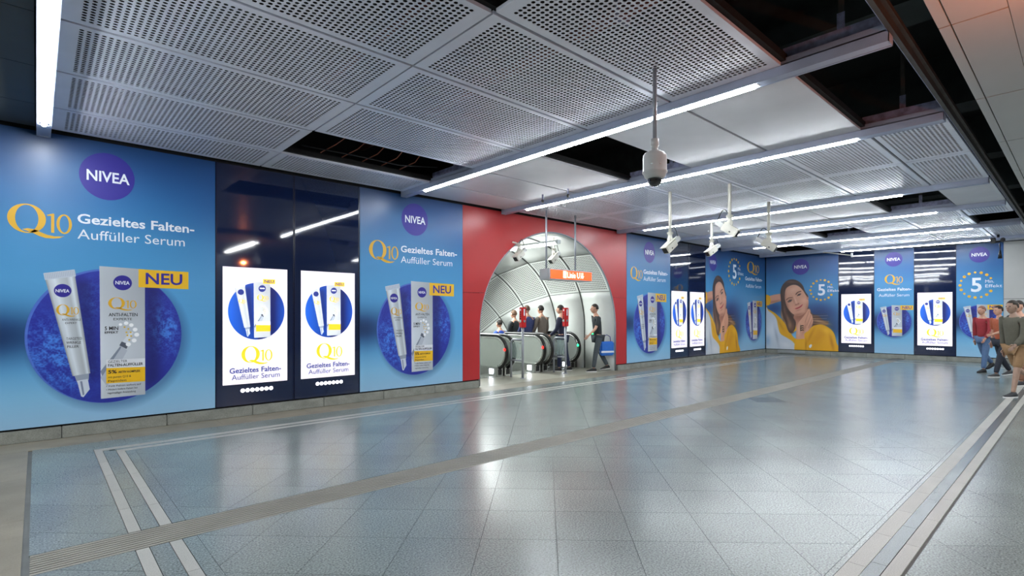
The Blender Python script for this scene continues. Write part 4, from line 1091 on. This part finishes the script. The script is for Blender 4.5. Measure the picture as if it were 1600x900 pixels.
def box_cam(x, y, zb, yaw, pitch, label, wallm=False, s=1.0):
    """rod, clamp, box housing with hood, lens window, rear connector and a looping cable"""
    t = thing('box_camera', label, 'camera', (x, y, 0), 0)
    if not wallm:
        bm = bmesh.new(); tube(bm, [(0, 0, zb + .10), (0, 0, ZC + .01)], .028, 12); obj('rod', bm, M['camwhite'], t)
    bm = bmesh.new(); lathe(bm, [(.06, zb + .13), (.06, zb + .10), (.04, zb + .09), (.04, zb + .02)], 14)
    box(bm, -.05, .05, -.03, .03, zb - .08, zb + .04, .01); box(bm, -.02, .02, -.055, .055, zb - .05, zb + .02, .006); obj('swivel_joint', bm, M['camwhite'], t)
    R = Matrix.Rotation(yaw, 3, 'Z') @ Matrix.Rotation(pitch, 3, 'Y')
    h = bpy.data.objects.new('camera_head', None); C.objects.link(h); h.parent = t; h.location = (0, 0, zb - .12); h.rotation_euler = R.to_euler()
    L = .34 * s; w_ = .085 * s; hh = .085 * s
    bm = bmesh.new(); box(bm, -L * .45, L * .55, -w_, w_, -hh, hh * .9, .012)
    obj('case', bm, M['camwhite'], h)
    bm = bmesh.new(); box(bm, -L * .5, L * .62, -w_ - .008, w_ + .008, hh * .9, hh * 1.05, .004); obj('sun_hood', bm, M['camwhite'], h)
    bm = bmesh.new(); box(bm, L * .55, L * .57, -w_ * .78, w_ * .78, -hh * .75, hh * .7, .003); obj('lens_window', bm, M['black'], h)
    bm = bmesh.new(); box(bm, L * .10, L * .2, -w_ - .004, -w_, -hh * .5, -hh * .25, 0); box(bm, L * .10, L * .2, w_, w_ + .004, -hh * .5, -hh * .25); obj('side_slot', bm, M['black'], h)
    bm = bmesh.new(); box(bm, -L * .95, -L * .45, -w_ * .7, w_ * .7, -hh * .6, hh * .5, .008); obj('rear_box', bm, M['domegrey'], h)
    e = R @ Vector((-L * .9, 0, 0)) + Vector((0, 0, zb - .12))
    pts = [e + Vector((0, 0, .03))]
    for k in range(1, 8):
        a = k / 8; pts.append(e.lerp(Vector((0, 0, zb + .12)), a) + Vector((0, 0, .16 * math.sin(math.pi * a))))
    pts.append(Vector((0.01, 0, zb + .10)))
    bm = bmesh.new(); tube(bm, pts, .008, 6); obj('cable', bm, M['cable'], t)
    return t
def camat(px, py, X):      # point on the ray at world x = X
    u = (px - CXP) / FPX; d = X / (CT + u * ST); return d * ST - u * d * CT, EYE - (py - HYP) / FPX * d
for (px, py, X, yaw, pit, lb) in ((1047, 374, 8.55, 168, 38, 'white box camera on a white rod, leftmost of the hanging group, pointing down left'),
                                  (1112, 384, 11.95, 160, 34, 'white box camera on a grey rod, partly behind the largest one'),
                                  (1140, 348, 8.76, -82, 34, 'white box camera with lens to the right, largest and highest of the hanging group'),
                                  (1201, 374, 10.79, -80, 34, 'white box camera in front of the room corner, rightmost of the hanging group')):
    yy, zz = camat(px, py, X); box_cam(X, yy, zz, math.radians(yaw), math.radians(pit), lb, False, .85)
# two in the arch
yy = 8.55
ca = box_cam(7.78, 8.60, 2.96, math.radians(185), math.radians(40), 'box camera fixed at the upper left edge of the arch', True, .8)
bm = bmesh.new(); tube(bm, [(0, 0, 3.06), (0, .10, 3.12), (-.06, .155, 3.14)], .02, 8); obj('bracket', bm, M['camwhite'], ca)
ca = box_cam(9.50, 9.2, 3.06, math.radians(180), math.radians(40), 'box camera hanging in the arch behind the orange sign', True, .8)
bm = bmesh.new(); tube(bm, [(0, 0, 3.16), (0, 0, 3.47)], .018, 8); obj('rod', bm, M['camwhite'], ca)
# black ceiling device near the big-5 poster
yy, zz = camat(1556, 368, 20.0)
t = thing('black_speaker_cluster', 'black device with a dangling plug under the ceiling, above the big 5 poster', 'speaker', (20.0, yy, 0))
bm = bmesh.new(); box(bm, -.08, .08, .0, .12, 3.56, 3.72, .02); obj('case', bm, M['black'], t)
bm = bmesh.new(); box(bm, -.08, .08, -.2, -.1, 3.58, 3.7, .02); tube(bm, [(0, -.1, 3.6), (0, .02, 3.6)], .03, 8); obj('side_case', bm, M['black'], t)
bm = bmesh.new(); tube(bm, [(0, -.05, 3.72), (0, -.05, ZC)], .03, 8); obj('mount', bm, M['black'], t)
bm = bmesh.new(); tube(bm, [(0, -.08, 3.55), (0, -.09, 3.32)], .012, 6); tube(bm, [(0, -.09, 3.35), (0, -.09, 3.12)], [.02, .05, ][:2], 10); obj('plug', bm, M['black'], t)
# white rod end that sticks out from the last strip light
a = camat(1286, 394, 20.0); b = camat(1330, 399, 20.0)
t = thing('ceiling_bar', 'thin white bar with a bright end hanging below the last strip light', 'bar', (0, 0, 0))
bm = bmesh.new(); tube(bm, [(20.0, a[0], a[1]), (20.0, b[0], b[1])], .018, 8); obj('bar', bm, M['camwhite'], t)
bm = bmesh.new(); box(bm, 19.97, 20.03, b[0] - .05, b[0] + .01, b[1] - .06, b[1] + .08, .01); obj('end_block', bm, M['reflector'], t)
# ================================================================== PEOPLE
def skin_mesh(name, verts, edges, radii, root=0, sub=2):
    me = bpy.data.meshes.new(name); me.from_pydata([tuple(v) for v in verts], edges, []); o = bpy.data.objects.new(name, me); C.objects.link(o)
    md = o.modifiers.new('s', 'SKIN'); md.use_smooth_shade = True
    for i, sv in enumerate(me.skin_vertices[0].data):
        rr = radii[i]; sv.radius = rr if isinstance(rr, tuple) else (rr, rr); sv.use_root = (i == root)
    ms = o.modifiers.new('u', 'SUBSURF'); ms.levels = sub
    bpy.context.view_layer.update()
    out = bpy.data.meshes.new_from_object(o.evaluated_get(bpy.context.evaluated_depsgraph_get()))
    bpy.data.objects.remove(o); out.name = name; return out
def rot_y(v, a): c_, s_ = math.cos(a), math.sin(a); return Vector((v[0] * c_ + v[2] * s_, v[1], -v[0] * s_ + v[2] * c_))
def person(label, loc, heading, colors, legs=((0, 0), (0, 0)), arms=((5, 10), (-5, 10)), lean=3, H=1.75, hair='short', shorts=False, sleeves=True, group=None, legs_on=True, bulk=1.0):
    """faces local +x; leg/arm = (swing of the upper part, bend of the lower part) in degrees, first left then right"""
    k = H / 1.75; t = thing('person', label, 'person', loc, heading, group)
    D = math.radians
    pel = Vector((0, 0, .93)); ln = D(lean)
    up = lambda z, x=0, y=0: pel + rot_y((x, y, z), ln)
    feet = []
    J = {'pel': pel, 'wa': up(.14), 'ch': up(.36), 'nb': up(.52), 'ne': up(.585, .012), 'hd': up(.66, .02)}
    for s_, nm, (sw, bd) in ((1, 'l', legs[0]), (-1, 'r', legs[1])):
        hip = pel + Vector((0, s_ * .09, -.04)); kn = hip + Vector((math.sin(D(sw)) * .42, s_ * .01, -math.cos(D(sw)) * .42))
        an = kn + Vector((math.sin(D(sw - bd)) * .40, 0, -math.cos(D(sw - bd)) * .40)); J['h' + nm], J['k' + nm], J['a' + nm] = hip, kn, an
        feet.append(an.z - .075)
    for s_, nm, (sw, bd) in ((1, 'l', arms[0]), (-1, 'r', arms[1])):
        sh = up(.47, 0, s_ * .185); el = sh + Vector((math.sin(D(sw)) * .28, s_ * .05, -math.cos(D(sw)) * .28)); wr = el + Vector((math.sin(D(sw + bd)) * .25, -s_ * .01, -math.cos(D(sw + bd)) * .25))
        J['s' + nm], J['e' + nm], J['w' + nm] = sh, el, wr
        J['p' + nm] = wr + (wr - el).normalized() * .07
    drop = Vector((0, 0, -min(feet)))
    for q in J: J[q] = (J[q] + drop) * k
    names = list(J); ix = {n: i for i, n in enumerate(names)}
    R = {'pel': (.13, .10), 'wa': (.125, .095), 'ch': (.15, .105), 'nb': (.085, .07), 'ne': (.052, .055), 'hd': (.055, .06), 'hl': .085, 'hr': .085, 'kl': .056, 'kr': .056, 'al': .037, 'ar': .037, 'sl': .055, 'sr': .055, 'el': .041, 'er': .041, 'wl': .027, 'wr': .027, 'pl': (.036, .018), 'pr': (.036, .018)}
    sc = lambda r, f=1.0: tuple(x * k * f for x in r) if isinstance(r, tuple) else r * k * f
    E_ = [('pel', 'wa'), ('wa', 'ch'), ('ch', 'nb'), ('nb', 'ne'), ('ne', 'hd'), ('pel', 'hl'), ('hl', 'kl'), ('kl', 'al'), ('pel', 'hr'), ('hr', 'kr'), ('kr', 'ar'), ('nb', 'sl'), ('sl', 'el'), ('el', 'wl'), ('wl', 'pl'), ('nb', 'sr'), ('sr', 'er'), ('er', 'wr'), ('wr', 'pr')]
    me = skin_mesh('body', [J[n] for n in names], [(ix[a], ix[b]) for a, b in E_], [sc(R[n], .93) for n in names])
    bm = bmesh.new(); bm.from_mesh(me)
    hc = J['hd'] + Vector((.02, 0, .075)) * k
    vs = ellipsoid(bm, hc, .098 * k, .077 * k, .122 * k, 16, 12)
    for v in vs:            # narrower jaw, flatter face
        dz = (v.co.z - hc.z) / (.122 * k)
        if dz < 0: v.co.y = hc.y + (v.co.y - hc.y) * (1 + .28 * dz); v.co.x += .012 * k * (-dz) * (1 if v.co.x > hc.x else .2)
    tube(bm, [hc + Vector((.088, 0, .02)) * k, hc + Vector((.112, 0, -.022)) * k, hc + Vector((.095, 0, -.035)) * k], [.008 * k, .015 * k, .008 * k], 6)
    for s_ in (1, -1): ellipsoid(bm, hc + Vector((.0, s_ * .078, -.01)) * k, .02 * k, .009 * k, .032 * k, 8, 6)
    # fingers
    for nm, s_ in (('l', 1), ('r', -1)):
        w_, p_ = J['w' + nm], J['p' + nm]; d = (p_ - w_).normalized(); sx = Vector((1, 0, 0)) - d * d.x; sx.normalize()
        inw = Vector((0, -s_, 0))
        for f_, (off, ln_) in enumerate(((-.027, .058), (-.009, .072), (.010, .076), (.028, .068))):
            b = p_ + sx * off * k + d * .01 * k
            tube(bm, [b - d * .02 * k, b + d * ln_ * .5 * k + inw * .004 * k, b + d * ln_ * k + inw * .018 * k], [.0095 * k, .0085 * k, .006 * k], 6)
        b = w_ + d * .03 * k + sx * .03 * k
        tube(bm, [b, b + (sx * .03 + d * .02) * k, b + (sx * .038 + d * .05 + inw * .01) * k], [.012 * k, .010 * k, .007 * k], 6)
    body = obj('body', bm, colors['skin'], t)
    # eyes, mouth
    bm = bmesh.new()
    for s_ in (1, -1): ellipsoid(bm, hc + Vector((.088, s_ * .031, .012)) * k, .010 * k, .013 * k, .008 * k, 8, 6)
    obj('eyes', bm, M['black'], t)
    bm = bmesh.new(); ellipsoid(bm, hc + Vector((.094, 0, -.06)) * k, .008 * k, .024 * k, .006 * k, 8, 6); obj('mouth', bm, colors['lip'], t)
    # hair
    bm = bmesh.new(); vs = ellipsoid(bm, hc + Vector((-.014, 0, .018)) * k, .105 * k, .086 * k, .118 * k, 16, 12)
    dl = [v for v in vs if v.co.z < hc.z + (-.035 if v.co.x < hc.x else .045) * k or (v.co.x > hc.x + .06 * k and v.co.z < hc.z + .07 * k)]
    bmesh.ops.delete(bm, geom=dl, context='VERTS')
    if hair == 'long':
        tube(bm, [hc + Vector((-.07, 0, .03)) * k, hc + Vector((-.10, 0, -.08)) * k, hc + Vector((-.10, 0, -.22)) * k], [.05 * k, .06 * k, .02 * k], 8)
    if hair == 'cap':
        tube(bm, [hc + Vector((.05, 0, .07)) * k, hc + Vector((.15, 0, .055)) * k], [.06 * k, .035 * k], 8)
    if len(bm.faces): bmesh.ops.solidify(bm, geom=list(bm.faces), thickness=.004)
    obj('cap' if hair == 'cap' else 'hair', bm, colors['hair'], t)
    # top
    tn_ = ['pel', 'wa', 'ch', 'nb', 'sl', 'el', 'sr', 'er'] + (['wl', 'wr'] if sleeves else [])
    V = {n: J[n].copy() for n in tn_}; V['pel'] = J['pel'] + Vector((0, 0, -.03)) * k
    if not sleeves:
        for s_ in 'lr': V['e' + s_] = J['s' + s_].lerp(J['e' + s_], .8)
    ti = {n: i for i, n in enumerate(tn_)}
    TE = [('pel', 'wa'), ('wa', 'ch'), ('ch', 'nb'), ('nb', 'sl'), ('sl', 'el'), ('nb', 'sr'), ('sr', 'er')] + ([('el', 'wl'), ('er', 'wr')] if sleeves else [])
    RT = dict(R); RT.update({'pel': (.155, .12), 'wa': (.15, .118), 'ch': (.168, .125), 'nb': (.098, .085), 'sl': .074, 'sr': .074, 'el': .058, 'er': .058, 'wl': .042, 'wr': .042})
    me = skin_mesh('jacket', [V[n] for n in tn_], [(ti[a], ti[b]) for a, b in TE], [sc(RT[n], bulk) for n in tn_])
    obj('jacket' if sleeves else 'shirt', me, colors['top'], t)
    # trousers
    ln2 = ['pel', 'hl', 'kl', 'al', 'hr', 'kr', 'ar']; V = {n: J[n].copy() for n in ln2}
    for s_ in 'lr': V['a' + s_] = J['a' + s_] + Vector((0, 0, .02)) * k
    if shorts:
        for s_ in 'lr': V['k' + s_] = J['h' + s_].lerp(J['k' + s_], .9)
        ln2 = ['pel', 'hl', 'kl', 'hr', 'kr']
    li = {n: i for i, n in enumerate(ln2)}; RL = dict(R); RL.update({'pel': (.142, .115), 'hl': .100, 'hr': .100, 'kl': .070, 'kr': .070, 'al': .055, 'ar': .055})
    LE = [('pel', 'hl'), ('hl', 'kl'), ('kl', 'al'), ('pel', 'hr'), ('hr', 'kr'), ('kr', 'ar')]
    me = skin_mesh('trousers', [V[n] for n in ln2], [(li[a], li[b]) for a, b in LE if a in li and b in li], [sc(RL[n]) for n in ln2])
    obj('shorts' if shorts else 'trousers', me, colors['legs'], t)
    # shoes
    for s_, nm in ((1, 'l'), (-1, 'r')):
        a = J['a' + nm]; lift = a.z - .075 * k; pitch = min(.9, lift * 3.0)
        mtx = Matrix.Translation((a.x, a.y, lift + .0)) @ Matrix.Rotation(pitch, 4, 'Y')
        bm = bmesh.new(); prof = []
        for x, hw, hz in ((-.075, .030, .07), (-.05, .040, .095), (.0, .042, .10), (.06, .044, .078), (.12, .047, .055), (.17, .042, .042), (.20, .022, .03)):
            prof.append([bm.verts.new((x * k, y * k, z * k)) for y, z in ((-hw, .018), (-hw, hz * .6), (-hw * .5, hz), (hw * .5, hz), (hw, hz * .6), (hw, .018))])
        for i in range(len(prof) - 1):
            for j in range(6): bm.faces.new((prof[i][j], prof[i][(j + 1) % 6], prof[i + 1][(j + 1) % 6], prof[i + 1][j])).smooth = True
        bm.faces.new(prof[0][::-1]); bm.faces.new(prof[-1]); bmesh.ops.recalc_face_normals(bm, faces=bm.faces)
        bmesh.ops.transform(bm, matrix=mtx, verts=bm.verts); sh = obj('shoe', bm, colors['shoe'], t)
        bm = bmesh.new(); pts = [(-.08, .03), (-.05, .043), (.0, .045), (.06, .047), (.12, .05), (.17, .045), (.205, .022)]
        lo = [(x, y) for x, y in pts] + [(x, -y) for x, y in pts[::-1]]
        A = [bm.verts.new((x * k, y * k, 0)) for x, y in lo]; B_ = [bm.verts.new((x * k, y * k, .02 * k)) for x, y in lo]
        bm.faces.new(A); bm.faces.new(B_[::-1])
        for i in range(len(A)): bm.faces.new((A[i], B_[i], B_[(i + 1) % len(A)], A[(i + 1) % len(A)]))
        bmesh.ops.recalc_face_normals(bm, faces=bm.faces); bmesh.ops.transform(bm, matrix=mtx, verts=bm.verts); obj('sole', bm, colors['sole'], sh)
    return t, {n: J[n].copy() for n in J}
def cols(skin=(206, 158, 134), hair=(40, 32, 28), top=(30, 32, 40), legs=(36, 38, 46), shoe=(24, 24, 26), sole=(220, 220, 218)):
    key = (skin, hair, top, legs, shoe, sole); d = {}
    for n, c_ in (('skin', skin), ('hair', hair), ('top', top), ('legs', legs), ('shoe', shoe), ('sole', sole)):
        kk = 'c_%d_%d_%d' % c_
        if kk not in M: M[kk] = mat('fabric_or_skin_%d_%d_%d' % c_, c_, .75 if n != 'skin' else .5, noise=.08, nscale=20)
        d[n] = M[kk]
    if 'lip' not in M: M['lip'] = mat('lip', (160, 90, 84), .5)
    d['lip'] = M['lip']; return d
D = math.radians
# walking towards the left part of the hall, beside the tunnel wall
w1, J1 = person('man in a dark shirt and grey trousers walking beside the white tunnel wall', (11.02, 9.02, 0), D(150), cols(top=(34, 40, 44), legs=(70, 78, 84), shoe=(20, 20, 22)), legs=((14, 6), (-16, 12)), arms=((24, 22), (-14, 10)), lean=5, H=1.78, sleeves=False)
bg_ = thing('shoulder_bag', 'blue and white bag carried low by the man walking in the arch', 'bag', (11.21, 8.87, 0), D(158))
bm = bmesh.new(); box(bm, -.20, .20, -.06, .06, .42, .80, .03); b_ = obj('bag_body', bm, mat('blue_bag_cloth', (40, 110, 200), .6, noise=.1), bg_)
bm = bmesh.new(); box(bm, -.19, .19, -.066, .066, .50, .55, 0); obj('white_band', bm, M['p_white'], b_)
bm = bmesh.new(); tube(bm, [(-.12, 0, .79), (-.10, 0, .93), (0, 0, .98), (.10, 0, .93), (.12, 0, .79)], .01, 6); obj('handle', bm, M['p_blue'], bg_)
esc_p = [((7.98, 11.75), .62, 'person in a bright blue top, furthest down the escalator, nearest the red wall', dict(top=(40, 78, 170), hair=(30, 24, 22))),
         ((9.04, 10.95), .15, 'person in a black jacket on the escalator, left of the first red call box', dict(top=(38, 44, 46), hair=(110, 84, 66))),
         ((9.25, 10.25), .0, 'person in a blue shirt on the escalator, just right of the first red call box', dict(top=(52, 62, 108), hair=(90, 70, 58))),
         ((9.25, 10.0), .0, None, None)]
def stand(label, x, y, z, hd, **kw):
    c_ = cols(**kw); return person(label, (x, y, z), hd, c_, legs=((3, 4), (-4, 4)), arms=((8, 30), (2, 20)), lean=2, H=1.74)
def onray(px, X):
    u = (px - CXP) / FPX; d = X / (CT + u * ST); return d * ST - u * d * CT
yy = onray(782, 10.1); stand(esc_p[0][2], 10.1, yy, -.42, D(90), **esc_p[0][3])
yy = onray(805, 10.25); stand(esc_p[1][2], 10.25, yy, -.13, D(96), **esc_p[1][3])
yy = onray(825, 10.15); stand(esc_p[2][2], 10.15, yy, 0.0, D(90), **esc_p[2][3])
yy = onray(847, 10.62); stand('person in a grey brown coat on the right escalator, between the red call boxes', 10.62, yy, 0.0, D(90), top=(112, 102, 94), hair=(34, 28, 26), legs=(40, 40, 46))
person('person in dark navy standing behind the second red call box', (10.36, 9.70, 0.0), D(110), cols(top=(30, 36, 62), legs=(26, 34, 66), hair=(50, 40, 36)), legs=((6, 4), (-8, 6)), arms=((10, 40), (0, 15)), lean=3, H=1.74)
# the group at the right edge
person('person in a red jacket and blue jeans in front of the big 5 poster', (18.35, 1.90, 0), D(150), cols(top=(150, 44, 52), legs=(84, 112, 150), shoe=(18, 18, 20), sole=(24, 24, 26), hair=(150, 110, 96)), legs=((12, 4), (-20, 26)), arms=((16, 20), (-10, 14)), lean=3, H=1.72)
person('person in an orange shirt and dark trousers, just right of the red jacket', (17.3, 1.46, 0), D(140), cols(top=(176, 92, 62), legs=(36, 40, 52), shoe=(60, 60, 62)), legs=((20, 6), (-14, 20)), arms=((34, 40), (-10, 20)), lean=4, H=1.74, sleeves=False)
person('person in an olive top, tan shorts and white soled trainers at the right edge', (13.4, .93, 0), D(148), cols(top=(92, 90, 78), legs=(150, 118, 84), shoe=(40, 42, 46), hair=(60, 54, 48), skin=(170, 140, 122)), legs=((16, 4), (-26, 34)), arms=((20, 30), (-16, 20)), lean=4, H=1.78, shorts=True, bulk=1.1)
person('person in a dark jacket at the very edge of the photo', (15.6, 1.0, 0), D(150), cols(top=(58, 60, 62), legs=(130, 92, 72), shoe=(40, 40, 44), hair=(50, 46, 44)), legs=((12, 4), (-16, 20)), arms=((14, 20), (-10, 14)), lean=3, H=1.80)

# ---------------- fill light added in the escalator tunnel to brighten its inside
area('added_tunnel_fill', (9.13, 12.4, 2.7), (math.radians(-30), 0, 0), 1.2, 2.4, 190, (0.95, 1.0, 0.98))
